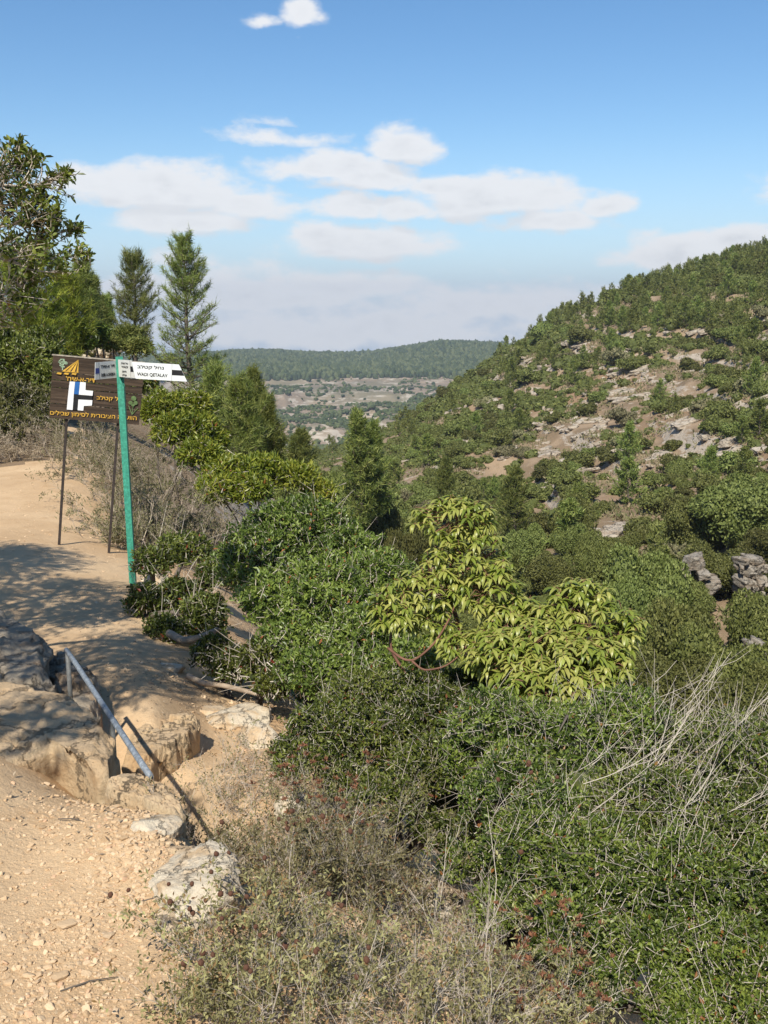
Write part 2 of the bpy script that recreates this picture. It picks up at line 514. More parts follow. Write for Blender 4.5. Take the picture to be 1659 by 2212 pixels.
def rock_mat(name, pale, ochre, grey, scale=1.0, lichen=0.5, layered=False, dust=0.0, dustc=(0.58, 0.4, 0.24)):
    m, t = new_mat(name)
    tc = t.n('ShaderNodeTexCoord')
    g = t.n('ShaderNodeNewGeometry')
    pos = g.outputs['Position']
    v = t.vmath('MULTIPLY', pos, (scale, scale, scale * (3.5 if layered else 1.0))).outputs[0]
    n1 = t.noise(v, 2.2, 6, 0.6, 0.4)
    n2 = t.noise(v, 9.0, 8, 0.7)
    n3 = t.noise(v, 38.0, 6, 0.7)
    c = t.mix(t.ss(n1.outputs['Fac'], 0.42, 0.68), pale, ochre)
    c = t.mix(t.math('MULTIPLY', t.ss(n2.outputs['Fac'], 0.56 - 0.06 * lichen, 0.66), lichen), c, grey)
    c = t.mix(t.math('MULTIPLY', t.ss(n3.outputs['Fac'], 0.4, 0.75), 0.3), c, tuple(x * 0.55 for x in ochre))
    vo = t.n('ShaderNodeTexVoronoi', feature='DISTANCE_TO_EDGE'); vo.inputs['Scale'].default_value = 1.9
    wv = t.vmath('ADD', v, t.vmath('MULTIPLY', n2.outputs['Color'], (0.5, 0.5, 0.5)).outputs[0]).outputs[0]
    t.link(wv, vo.inputs['Vector'])
    crk = t.ss(vo.outputs['Distance'], 0.035, 0.0)
    c = t.mix(t.math('MULTIPLY', crk, 0.5), c, tuple(x * 0.45 for x in grey))
    if dust > 0:
        up = t.n('ShaderNodeSeparateXYZ'); t.link(g.outputs['Normal'], up.inputs[0])
        k = t.math('MULTIPLY', t.ss(up.outputs[2], 0.55, 0.95), t.ss(n1.outputs['Fac'], 0.68, 0.35))
        c = t.mix(t.math('MULTIPLY', k, dust), c, dustc)
    hgt = t.math('ADD', t.math('MULTIPLY', n2.outputs['Fac'], 0.6), t.math('MULTIPLY', n3.outputs['Fac'], 0.4))
    hgt = t.math('SUBTRACT', hgt, t.math('MULTIPLY', crk, 0.35))
    finish(t, principled(t, c, 0.9, 0.2, hgt, 1.0, 0.05 / scale).outputs[0])
    return m

M = {}
def build_ground_mats():
    # trodden sandy path
    m, t = new_mat('sandy_path')
    g = t.n('ShaderNodeNewGeometry')
    pos = g.outputs['Position']
    n1 = t.noise(pos, 0.8, 5, 0.6, 0.3)
    n2 = t.noise(pos, 5.0, 7, 0.65, 0.2)
    n3 = t.noise(pos, 55.0, 6, 0.7)
    vo = t.n('ShaderNodeTexVoronoi'); vo.inputs['Scale'].default_value = 70.0
    t.link(pos, vo.inputs['Vector'])
    c = t.mix(t.ss(n1.outputs['Fac'], 0.35, 0.68), (0.50, 0.335, 0.185), (0.61, 0.43, 0.25))
    c = t.mix(t.math('MULTIPLY', t.ss(n2.outputs['Fac'], 0.5, 0.75), 0.6), c, (0.42, 0.25, 0.12))
    c = t.mix(t.math('MULTIPLY', t.ss(n3.outputs['Fac'], 0.53, 0.68), 0.55), c, (0.66, 0.48, 0.29))
    sp = t.math('MULTIPLY', t.math('LESS_THAN', vo.outputs['Distance'], 0.26), t.ss(n2.outputs['Fac'], 0.4, 0.6))
    c = t.mix(t.math('MULTIPLY', sp, 0.6), c, (0.66, 0.5, 0.31))
    h = t.math('ADD', t.math('MULTIPLY', n3.outputs['Fac'], 0.5), t.math('ADD', n2.outputs['Fac'], t.math('MULTIPLY', sp, 0.5)))
    finish(t, principled(t, c, 0.95, 0.15, h, 0.8, 0.02).outputs[0])
    M['path'] = m
    # hillside: soil close by, dry grass, scree and bare limestone further off
    m, t = new_mat('hillside_soil')
    g = t.n('ShaderNodeNewGeometry')
    pos = g.outputs['Position']
    sx = t.n('ShaderNodeSeparateXYZ'); t.link(pos, sx.inputs[0])
    ln = t.vmath('LENGTH', pos).outputs['Value']
    near = t.ss(ln, 20.0, 11.0)
    n0 = t.noise(pos, 0.03, 4, 0.55, 0.5)
    n1 = t.noise(pos, 0.16, 6, 0.6, 0.4)
    st = t.vmath('MULTIPLY', pos, (0.35, 0.35, 1.3)).outputs[0]
    n2 = t.noise(st, 1.0, 8, 0.68, 0.6)
    n3 = t.noise(pos, 4.0, 6, 0.7)
    nz = t.n('ShaderNodeSeparateXYZ'); t.link(g.outputs['Normal'], nz.inputs[0])
    c = t.mix(t.ss(n1.outputs['Fac'], 0.38, 0.62), (0.22, 0.155, 0.095), (0.33, 0.235, 0.15))
    c = t.mix(t.ss(n0.outputs['Fac'], 0.5, 0.66), c, (0.29, 0.185, 0.11))
    gr = t.math('MULTIPLY', t.ss(n3.outputs['Fac'], 0.5, 0.7), 0.5)
    c = t.mix(gr, c, (0.12, 0.12, 0.05))
    steep = t.ss(nz.outputs[2], 0.86, 0.62)
    rk = t.math('ADD', t.math('MULTIPLY', n2.outputs['Fac'], 1.0), t.math('MULTIPLY', steep, 0.2))
    rk = t.ss(rk, 0.58, 0.68)
    rc = t.mix(t.ss(n3.outputs['Fac'], 0.35, 0.7), (0.52, 0.44, 0.34), (0.34, 0.29, 0.23))
    c = t.mix(t.math('MULTIPLY', rk, 0.9), c, rc)
    s1 = t.noise(pos, 3.0, 7, 0.65)
    soil = t.mix(t.ss(s1.outputs['Fac'], 0.35, 0.7), (0.44, 0.28, 0.15), (0.60, 0.42, 0.24))
    c = t.mix(near, c, soil)
    h = t.math('ADD', n2.outputs['Fac'], t.math('MULTIPLY', n3.outputs['Fac'], 0.4))
    finish(t, principled(t, c, 0.95, 0.15, h, 0.7, 0.3).outputs[0])
    M['hill'] = m
    # far terraces
    m, t = new_mat('far_terraces')
    g = t.n('ShaderNodeNewGeometry')
    pos = g.outputs['Position']
    nz = t.n('ShaderNodeSeparateXYZ'); t.link(g.outputs['Normal'], nz.inputs[0])
    st = t.vmath('MULTIPLY', pos, (0.03, 0.03, 0.30)).outputs[0]
    n1 = t.noise(st, 1.0, 7, 0.7, 0.6)
    n2 = t.noise(pos, 0.045, 7, 0.7)
    n3 = t.noise(pos, 0.008, 4, 0.5)
    c = t.mix(t.ss(n2.outputs['Fac'], 0.4, 0.62), (0.21, 0.165, 0.115), (0.33, 0.25, 0.175))
    c = t.mix(t.math('MULTIPLY', t.ss(n3.outputs['Fac'], 0.45, 0.6), 0.5), c, (0.13, 0.135, 0.075))
    rk = t.math('ADD', n1.outputs['Fac'], t.math('MULTIPLY', t.ss(nz.outputs[2], 0.95, 0.75), 0.14))
    c = t.mix(t.math('MULTIPLY', t.ss(rk, 0.52, 0.62), 0.85), c, (0.47, 0.41, 0.325))
    finish(t, principled(t, c, 0.95, 0.1).outputs[0])
    M['far'] = m
build_ground_mats()
M['rock_near'] = rock_mat('limestone_near', (0.60, 0.49, 0.33), (0.55, 0.36, 0.19), (0.23, 0.205, 0.175), 2.6, 0.6, dust=0.45)
M['rock_pale'] = rock_mat('limestone_pale', (0.62, 0.53, 0.39), (0.54, 0.385, 0.225), (0.23, 0.205, 0.18), 4.0, 0.5)
M['rock_plateau'] = rock_mat('limestone_dusty', (0.54, 0.41, 0.25), (0.50, 0.33, 0.175), (0.33, 0.27, 0.20), 1.6, 0.35, dust=0.55)
M['rock_shade'] = rock_mat('limestone_shade_toned', (0.36, 0.30, 0.22), (0.34, 0.23, 0.14), (0.16, 0.145, 0.125), 2.0, 0.7)  # darker limestone, tree shade put into its colours
M['rock_far'] = rock_mat('limestone_outcrop', (0.47, 0.405, 0.315), (0.36, 0.275, 0.19), (0.21, 0.19, 0.16), 0.35, 0.85, True)
M['pebble'] = None
def pebble_mat():
    m, t = new_mat('loose_gravel')
    at = t.n('ShaderNodeAttribute', attribute_name='var')
    oi = t.n('ShaderNodeObjectInfo')
    g = t.n('ShaderNodeNewGeometry')
    n = t.noise(g.outputs['Position'], 60.0, 5, 0.7)
    k = t.math('FRACT', t.math('ADD', at.outputs['Fac'], oi.outputs['Random']))
    c = t.mix(k, (0.47, 0.32, 0.18), (0.64, 0.475, 0.30))
    c = t.mix(t.math('GREATER_THAN', k, 0.95), c, (0.55, 0.35, 0.21))
    c = t.mix(t.math('MULTIPLY', t.ss(n.outputs['Fac'], 0.45, 0.7), 0.45), c, (0.4, 0.26, 0.14))
    finish(t, principled(t, c, 0.92, 0.15, n.outputs['Fac'], 0.5, 0.006).outputs[0])
    M['pebble'] = m
pebble_mat()

# ------------------------------------------------------------------ terrain meshes
def inside(poly, x, y):
    c = np.zeros(len(x), bool)
    n = len(poly)
    for i in range(n):
        x0, y0 = poly[i]; x1, y1 = poly[(i + 1) % n]
        cond = ((y0 > y) != (y1 > y))
        with np.errstate(divide='ignore', invalid='ignore'):
            xi = (x1 - x0) * (y - y0) / (y1 - y0) + x0
        c ^= cond & (x < xi)
    return c
PATH = [P(px, py, r)[:2] for px, py, r in (
    (420, 2400, 1.7), (420, 2100, 2.2), (430, 1800, 2.9), (480, 1640, 5.0), (575, 1500, 6.3), (500, 1420, 7.2), (420, 1330, 8.0), (310, 1260, 9.6),
    (300, 1180, 11.2), (240, 1080, 14), (195, 960, 21), (178, 935, 25), (150, 945, 25), (128, 1008, 18.2), (0, 1015, 17.4), (-350, 1040, 15.5),
    (-350, 1250, 9.3), (-60, 1285, 8.3), (60, 1290, 7.6), (-100, 1480, 4.7), (-900, 1700, 3.2))] + [np.array([-3.4, 0.5]), np.array([-3, -2.2]), np.array([0.9, -2.2])]

def build_terrain():
    az_in = np.arange(-27, 27.01, 0.13)
    az_out = np.concatenate([np.linspace(-180, -60, 25)[:-1], np.linspace(-60, -27, 34)[:-1]])
    azs = np.radians(np.concatenate([az_out, az_in, -az_out[::-1]]))
    ls = np.concatenate([np.arange(math.log(0.45), math.log(12), 0.022), np.arange(math.log(12), math.log(60), 0.02), np.arange(math.log(60), math.log(420), 0.0085), np.arange(math.log(420), math.log(3000), 0.014)])
    A, Lr = np.meshgrid(azs, ls, indexing='ij')
    r = np.exp(Lr).ravel()
    x = r * np.sin(A.ravel()); y = r * np.cos(A.ravel())
    z = height(x, y)
    na, nr = A.shape
    idx = np.arange(na * nr).reshape(na, nr)
    q = np.stack([idx[:-1, :-1], idx[1:, :-1], idx[1:, 1:], idx[:-1, 1:]], -1).reshape(-1, 4)[:, ::-1]
    V = np.c_[x, y, z]
    cx = V[q].mean(1)
    rr = np.hypot(cx[:, 0], cx[:, 1])
    inp = inside(PATH, cx[:, 0], cx[:, 1]) & (rr < 40)
    far = rr > 600
    def part(name, sel, mat):
        f = q[sel]
        u, inv = np.unique(f, return_inverse=True)
        me = mesh(name, V[u], inv.reshape(-1, 4), mat, smooth=True)
        return link(name, me, kind='structure')
    part('path', inp, M['path'])
    part('hillside', ~inp & ~far, M['hill'])
    part('far_hill', far, M['far'])
    # centre cap under the camera
    n = na
    ring = idx[:, 0]
    # running horizon for visibility tests (in view only)
    global VIS_A, VIS_L, VIS_H
    E = np.arctan2(z, r).reshape(na, nr)
    VIS_A, VIS_L, VIS_H = azs, ls, np.maximum.accumulate(E, axis=1)
build_terrain()

def visible(x, y, z):
    """is a point above the terrain horizon seen from the viewpoint"""
    a = np.arctan2(x, y); r = np.hypot(x, y)
    i = np.clip(np.searchsorted(VIS_A, a), 0, len(VIS_A) - 1)
    j = np.clip(np.searchsorted(VIS_L, np.log(r * 0.985)) - 1, 0, len(VIS_L) - 1)
    return np.arctan2(z, r) > VIS_H[i, j]

# ------------------------------------------------------------------ leaf and bark colours
M['lentisk'] = leaf_mat('lentisk_leaf', (0.035, 0.052, 0.01), (0.095, 0.134, 0.021), (0.22, 0.26, 0.05), 0.25, 0.42, 0.4, dead=(0.24, 0.10, 0.03), dead_at=0.985)
M['oak'] = leaf_mat('oak_leaf', (0.042, 0.06, 0.01), (0.105, 0.142, 0.022), (0.22, 0.255, 0.05), 0.22, 0.42, 0.4, dead=(0.26, 0.15, 0.04), dead_at=0.985)
M['carob'] = leaf_mat('carob_leaf', (0.038, 0.052, 0.011), (0.1, 0.132, 0.024), (0.215, 0.245, 0.052), 0.25, 0.4, 0.42, dead=(0.32, 0.09, 0.04), dead_at=0.99)
M['arbutus'] = leaf_mat('arbutus_leaf', (0.095, 0.135, 0.018), (0.2, 0.24, 0.036), (0.36, 0.35, 0.09), 0.22, 0.4, 0.45)
M['arbutus_far'] = leaf_mat('arbutus_leaf_further', (0.083, 0.119, 0.015), (0.173, 0.217, 0.025), (0.300, 0.308, 0.044), 0.25, 0.42, 0.4, dead=(0.24, 0.105, 0.03), dead_at=0.94)
M['cistus'] = leaf_mat('cistus_leaf', (0.115, 0.10, 0.045), (0.21, 0.185, 0.085), (0.34, 0.31, 0.15), 0.2, 0.75, 0.15, dead=(0.22, 0.13, 0.06), dead_at=0.9)
M['pine'] = leaf_mat('pine_needle', (0.078, 0.109, 0.025), (0.167, 0.208, 0.046), (0.332, 0.343, 0.099), 0.18, 0.55, 0.3)
M['pine_bright'] = leaf_mat('pine_needle_bright', (0.092, 0.129, 0.015), (0.194, 0.249, 0.025), (0.377, 0.388, 0.055), 0.22, 0.55, 0.3)
M['scrub'] = leaf_mat('scrub_leaf', (0.058, 0.066, 0.016), (0.125, 0.14, 0.034), (0.215, 0.22, 0.065), 0.15, 0.6, 0.25, tint=0.4)
M['far_scrub'] = leaf_mat('distant_scrub_leaf', (0.044, 0.067, 0.026), (0.076, 0.104, 0.038), (0.128, 0.152, 0.064), 0.0, 0.8, 0.1)
M['greyscrub'] = leaf_mat('grey_shrub_leaf', (0.105, 0.105, 0.049), (0.180, 0.168, 0.084), (0.285, 0.252, 0.140), 0.15, 0.7, 0.15)
M['dry'] = leaf_mat('dry_stalk', (0.144, 0.102, 0.066), (0.264, 0.204, 0.138), (0.432, 0.348, 0.240), 0.1, 0.85, 0.1)
M['twig'] = bark_mat('grey_twig', (0.24, 0.195, 0.145), (0.40, 0.35, 0.285))
M['bark'] = bark_mat('dark_bark', (0.055, 0.045, 0.035), (0.14, 0.115, 0.09), 20)
M['pinebark'] = bark_mat('pine_bark', (0.07, 0.055, 0.045), (0.16, 0.13, 0.105), 12)
M['redbark'] = bark_mat('arbutus_bark', (0.10, 0.045, 0.03), (0.19, 0.095, 0.058), 9, 0.65)
M['seed'] = bark_mat('dry_seed_head', (0.07, 0.032, 0.02), (0.14, 0.068, 0.04), 60)
M['deadflower'] = bark_mat('dead_flower', (0.08, 0.035, 0.02), (0.18, 0.08, 0.042), 60)

NEAR = []           # ellipsoids of everything close by, for sight-line tests
def L(px, py, r, rx, ry=None, dep=None):
    """an ellipsoid of foliage: centre and radii (m) from picture size at distance r"""
    c = P(px, py, r); k = mpp(px, py, r)
    ry = ry if ry is not None else rx
    dep = dep if dep is not None else (rx + ry) / 2
    return c, np.array([rx * k, dep * k, ry * k])

def shell(lobes, n, seed, fill=0.22, rough=0.45, lo=-0.55, freq=2.2):
    """points near the surface of a union of ellipsoids, with outward directions"""
    g = np.random.default_rng(seed)
    ar = np.array([(r[0] * r[1] + r[0] * r[2] + r[1] * r[2]) for c, r in lobes])
    w = ar / ar.sum()
    pts, outs = [], []
    have = 0
    while have < n:
        m = int((n - have) * 1.7) + 40
        li = g.choice(len(lobes), m, p=w)
        d = rdir(m, g)
        flip = (d[:, 2] < lo)
        d[flip, 2] *= -1
        C = np.array([lobes[i][0] for i in range(len(lobes))])[li]
        R = np.array([lobes[i][1] for i in range(len(lobes))])[li]
        nz = vnoise(d * freq + C * 3.1 + li[:, None] * 5.3, seed % 97)
        nz2 = vnoise(d * freq * 2.7 + C * 7.7, (seed + 5) % 97)
        f = 1.0 - rough * 0.6 * (1 - nz) - rough * 0.4 * (1 - nz2) + 0.06 * g.normal(size=m)
        deep = g.random(m) < fill
        f = np.where(deep, f * g.uniform(0.5, 0.98, m), f)
        p = C + d * R * f[:, None]
        keep = np.ones(m, bool)
        for i, (c, r) in enumerate(lobes):
            q = (((p - c) / r) ** 2).sum(1)
            keep &= ~((q < 0.36) & (li != i))
        pts.append(p[keep]); outs.append(norm(d / R)[keep])
        have += keep.sum()
    return np.concatenate(pts)[:n], np.concatenate(outs)[:n]

def twigs_with_leaves(p, out, g, tl, k, ll, lw, kind='diamond', up=0.45, jit=0.55, droop=0.15, spread=0.8, flat=0.5):
    """each point ends a twig of length tl carrying k leaves; returns leaf arrays and twig polylines"""
    n = len(p)
    D = norm(out * 0.8 + np.array([0, 0, up]) + g.normal(size=(n, 3)) * jit)
    T = tl * g.uniform(0.6, 1.3, n)[:, None]
    a = p - D * T
    t = (np.linspace(0.2, 1.0, k)[None, :, None] + g.uniform(-.06, .06, (n, k, 1)))
    B = a[:, None, :] + D[:, None, :] * T[:, None, :] * t
    U = norm(np.cross(D, rdir(n, g))); V = np.cross(D, U)
    ang = (np.arange(k) * 2.4)[None, :] + g.uniform(0, 6.28, (n, 1))
    rad = U[:, None, :] * np.cos(ang)[..., None] + V[:, None, :] * np.sin(ang)[..., None]
    tip = (np.arange(k) / max(k - 1, 1))[None, :, None]
    LD = norm(rad * spread + D[:, None, :] * (0.45 + 0.5 * tip) + g.normal(size=(n, k, 3)) * 0.25)
    ON = norm(out * 0.7 + np.array([0, 0, 0.6]))[:, None, :]
    LN = norm(ON * flat + D[:, None, :] * 0.4 + g.normal(size=(n, k, 3)) * 0.45)
    m = n * k
    LL = ll * g.uniform(0.6, 1.25, m); LW = lw * g.uniform(0.7, 1.2, m)
    B = B.reshape(-1, 3); LD = LD.reshape(-1, 3); LN = LN.reshape(-1, 3)
    if kind == 'diamond': v, f = leaves_diamond(B, LD, LN, LL, LW); per = 4
    else: v, f = leaves_oval(B, LD, LN, LL, LW, droop); per = 7
    base = np.clip(0.5 + 0.26 * g.normal(size=n) + 0.5 * (vnoise(p / (tl * 3.5), 21) - 0.5), 0, 0.93)
    var = np.clip(np.repeat(base, k) + 0.13 * g.normal(size=m), 0.0, 0.93)
    dead = g.random(m) < 0.012
    var[dead] = 1.0
    mid = a + D * T * 0.5 + g.normal(size=(n, 3)) * tl * 0.06
    return v, f, np.repeat(var, per), np.stack([a, mid, p], 1)

def limbs(base, lobes, g, n_sub=5, r0=0.03):
    """stems from the base into each lobe and on towards its shell"""
    mb = MB()
    for c, r in lobes:
        b = base[g.integers(len(base))]
        mid = (b + c) / 2 + g.normal(size=3) * 0.12 * np.linalg.norm(c - b)
        ln = np.linalg.norm(c - b)
        ts = np.linspace(0, 1, 6)[:, None]
        path = (1 - ts) ** 2 * b + 2 * ts * (1 - ts) * mid + ts ** 2 * c
        rr = r0 * np.linspace(1, 0.5, 6)
        v, f = tubes(path[None], rr[None], 6); mb.add(v, f, 0.2)
        d = rdir(n_sub, g); d[:, 2] = np.abs(d[:, 2])
        e = c + d * r * 0.7
        m2 = (c + e) / 2 + g.normal(size=(n_sub, 3)) * r.mean() * 0.15
        v, f = tubes(np.stack([np.repeat(c[None], n_sub, 0), m2, e], 1), np.tile(np.array([[.45, .3, .12]]) * r0, (n_sub, 1)), 4)
        mb.add(v, f, 0.4)
    return mb

def shrub(name, label, cat, lobes, n, tl, k, ll, lw, mat, seed, group=None, kind='diamond', base=None, twig=0.0022, twigmat='twig', stem=0.02,
          bare=0, barelen=0.3, near=True, twig_share=1.0, **kw):
    """a shrub: an Empty at its foot > leaves, twigs, stem"""
    g = np.random.default_rng(seed)
    p, out = shell(lobes, n, seed, **{q: kw.pop(q) for q in ('fill', 'rough', 'lo', 'freq') if q in kw})
    zt = height(p[:, 0], p[:, 1])
    ok = p[:, 2] > zt + 0.01
    p, out = p[ok], out[ok]
    cen = np.mean([c for c, r in lobes], axis=0)
    if base is None:
        base = [np.array([c[0], c[1], h1(c[0], c[1]) - 0.03]) for c, r in lobes[:3]]
    root = thing(name, label, cat, tuple(base[0]), group)
    o = np.array(base[0])
    v, f, var, tw = twigs_with_leaves(p, out, g, tl, k, ll, lw, kind, **kw)
    link('leaves', mesh('leaves', v - o, f, M[mat], var), root, 'stuff')
    mb = MB()
    if twig > 0:
        sel = g.random(len(tw)) < twig_share
        tv, tf = tubes(tw[sel], np.tile(np.array([[1.3, 1.0, .5]]) * twig, (sel.sum(), 1)), 3)
        mb.add(tv, tf, np.repeat(g.random(sel.sum()), 9))
    if bare:
        j = g.choice(len(p), bare)
        d = norm(out[j] * 0.6 + np.array([0, 0, 0.35]) + g.normal(size=(bare, 3)) * 0.5)
        ln = barelen * g.uniform(0.4, 1.3, bare)[:, None]
        a = p[j] - d * ln * 0.35
        cv = g.normal(size=(bare, 3)) * 0.5
        pts = np.stack([a, a + d * ln * .35 + cv * ln * .12, a + d * ln * .7 + cv * ln * .3, a + d * ln + cv * ln * 0.55], 1)
        tv, tf = tubes(pts, np.tile(np.array([[1.1, .85, .65, .3]]) * max(twig, 0.001), (bare, 1)), 3)
        mb.add(tv, tf, np.repeat(g.uniform(0.4, 1, bare), 12))
    if not mb.empty():
        mb.v = [q - o for q in mb.v]
        link('twigs', mb.mesh('twigs', M[twigmat]), root, 'stuff')
    st = limbs([np.array(b) for b in base], lobes, g, 4, stem)
    st.v = [q - o for q in st.v]
    link('stem', st.mesh('stem', M['bark' if twigmat in ('twig', 'redbark') else twigmat], True), root)
    if near: NEAR.extend(lobes)
    return root

# --- pines ---------------------------------------------------------------
def pine_mesh(H, W, seed, nb=80, tuft=14, blades=14, nl=0.22, nw=0.022, base=0.12, shape=1.0, lean=0.0, gap=0.0):
    """an Aleppo pine standing at the origin: needles, trunk with branches"""
    g = np.random.default_rng(seed)
    ks = 9
    ts = np.linspace(0, 1, ks)
    tr = np.c_[lean * ts * H + 0.02 * H * np.sin(ts * 5 + seed), 0.015 * H * np.sin(ts * 4 + 2 * seed), ts * H]
    mb = MB()
    v, f = tubes(tr[None], (H * 0.02 * (1 - 0.93 * ts) + 0.004)[None], 7); mb.add(v, f, 0.1)
    NV, NF, NA, off = [], [], [], 0
    hs = base + (0.985 - base) * np.sort(g.random(nb)) ** 0.85
    phi = np.arange(nb) * 2.4 + g.uniform(-.5, .5, nb)
    prof = np.clip((1 - hs) ** (0.75 * shape) * np.clip(0.55 + (hs - base) * 3.0, 0, 1) , 0.02, None)
    bl = W * prof * g.uniform(0.55, 1.15, nb) + 0.05 * H * 0.3
    org = np.stack([np.interp(hs, ts, tr[:, i]) for i in range(3)], 1)
    upb = 0.15 + 0.75 * hs ** 2 + g.uniform(-.15, .15, nb)
    hd = np.c_[np.cos(phi), np.sin(phi), upb]; hd = norm(hd)
    side = norm(np.cross(hd, np.array([0, 0, 1.0])))
    bts = np.linspace(0, 1, 5)[None, :, None]
    wob = g.normal(size=(nb, 1, 3)) * 0.12
    bp = org[:, None, :] + hd[:, None, :] * bl[:, None, None] * bts + np.array([0, 0, 0.25]) * bl[:, None, None] * bts ** 2.2 + wob * bl[:, None, None] * bts ** 1.5
    v, f = tubes(bp, (H * 0.0045 * (0.4 + bl / bl.max()))[:, None] * np.array([[1, .8, .6, .4, .2]]), 4); mb.add(v, f, 0.3)
    # tufts along branches and on side shoots
    n = nb * tuft
    bi = np.repeat(np.arange(nb), tuft)
    u = np.clip(g.uniform(0.25, 1.05, n) ** 0.8, 0, 1)
    fi = u * 4; i0 = np.minimum(fi.astype(int), 3); fr = (fi - i0)[:, None]
    bpos = bp[bi, i0] * (1 - fr) + bp[bi, i0 + 1] * fr
    lat = g.normal(size=(n, 1)) * 0.22 * (1.15 - u)[:, None]
    tp = bpos + side[bi] * lat * bl[bi][:, None] * 1.6 + np.array([0, 0, 1.0]) * np.abs(g.normal(size=(n, 1))) * nl * 0.5
    td = norm(hd[bi] * 0.7 + side[bi] * np.sign(lat) * 0.5 + np.array([0, 0, 0.65]) + g.normal(size=(n, 3)) * 0.35)
    v, f = tubes(np.stack([bpos, (bpos + tp) / 2 - td * 0.02, tp], 1), np.tile(np.array([[1, .8, .5]]) * H * 0.0012, (n, 1)), 3); mb.add(v, f, 0.4)
    m = n * blades
    ci = np.repeat(np.arange(n), blades)
    bd = norm(td[ci] + g.normal(size=(m, 3)) * 0.62)
    bb = tp[ci] - td[ci] * nl * g.uniform(-0.4, 0.9, (m, 1))
    sd = norm(np.cross(bd, rdir(m, g)))
    ln = nl * g.uniform(0.6, 1.2, (m, 1))
    vv = np.stack([bb - sd * nw / 2, bb + sd * nw / 2, bb + bd * ln], 1).reshape(-1, 3)
    ff = np.arange(m * 3).reshape(m, 3)
    va = np.clip(np.repeat(0.5 + 0.2 * g.normal(size=n), blades) + 0.13 * g.normal(size=m), 0, 0.95)
    return (vv, ff, np.repeat(va, 3)), mb

def pine(name, label, cat, px, py_top, py_base, r, wpx, seed, mat='pine', group=None, lean=0.0, z=None, **kw):
    """a pine whose top and foot are seen at py_top / py_base"""
    b = P(px, py_base, r); t = P(px, py_top, r)
    H = (t[2] - b[2])
    W = wpx * mpp(px, py_base, r)
    nd, wood = pine_mesh(H, W, seed, lean=lean, **kw)
    root = thing(name, label, cat, tuple(b), group)
    link('crown', mesh('crown', nd[0], nd[1], M[mat], nd[2]), root, 'stuff')
    link('trunk', wood.mesh('trunk', M['pinebark'], True), root)
    return root

# --- twiggy plants -------------------------------------------------------
def twiggy(bases, h, g, lean=(0, 0, 0), sub=4, sub2=2, jit=0.35, r0=0.003, curve=0.25):
    """branching stems from each base point; returns polylines per level, radii, tips, tip directions"""
    n = len(bases)
    out = []
    D = norm(np.array([0, 0, 1.0]) + np.array(lean) + g.normal(size=(n, 3)) * jit * np.array([1, 1, .3]))
    Ls = h * g.uniform(0.55, 1.2, n)
    def poly(B, D, Ls, r):
        m = len(B)
        cv = g.normal(size=(m, 3)) * curve
        ts = np.array([0, .35, .7, 1.0])
        pts = np.stack([B + D * (Ls * t)[:, None] + cv * (Ls * t * t)[:, None] + g.normal(size=(m, 3)) * (Ls * .02)[:, None] * (t > 0) for t in ts], 1)
        return pts, r[:, None] * np.array([[1.0, .85, .65, .35]])
    p0, q0 = poly(bases, D, Ls, np.full(n, r0) * g.uniform(.7, 1.3, n))
    out.append((p0, q0))
    tips, dirs = [p0[:, -1]], [norm(p0[:, -1] - p0[:, -2])]
    prev, pr, pl = p0, q0, Ls
    for lv, s in enumerate((sub, sub2)):
        if s == 0: break
        m = len(prev) * s
        i = np.repeat(np.arange(len(prev)), s)
        t = g.uniform(0.3, 0.95, m) * 3
        j = np.minimum(t.astype(int), 2); fr = (t - j)[:, None]
        B = prev[i, j] * (1 - fr) + prev[i, j + 1] * fr
        pd = norm(prev[i, j + 1] - prev[i, j])
        D = norm(pd * 0.8 + rdir(m, g) * 0.75 + np.array([0, 0, 0.3]))
        Ln = pl[i] * g.uniform(0.25, 0.6, m)
        p1, q1 = poly(B, D, Ln, pr[i, 2] * 0.8)
        out.append((p1, q1)); tips.append(p1[:, -1]); dirs.append(norm(p1[:, -1] - p1[:, -2]))
        prev, pr, pl = p1, q1, Ln
    return out, np.concatenate(tips), np.concatenate(dirs)

def twig_mb(levels, g, o, sides=3):
    mb = MB()
    for p, q in levels:
        v, f = tubes(p - o, q, sides)
        mb.add(v, f, np.repeat(g.random(len(p)), p.shape[1] * sides))
    return mb

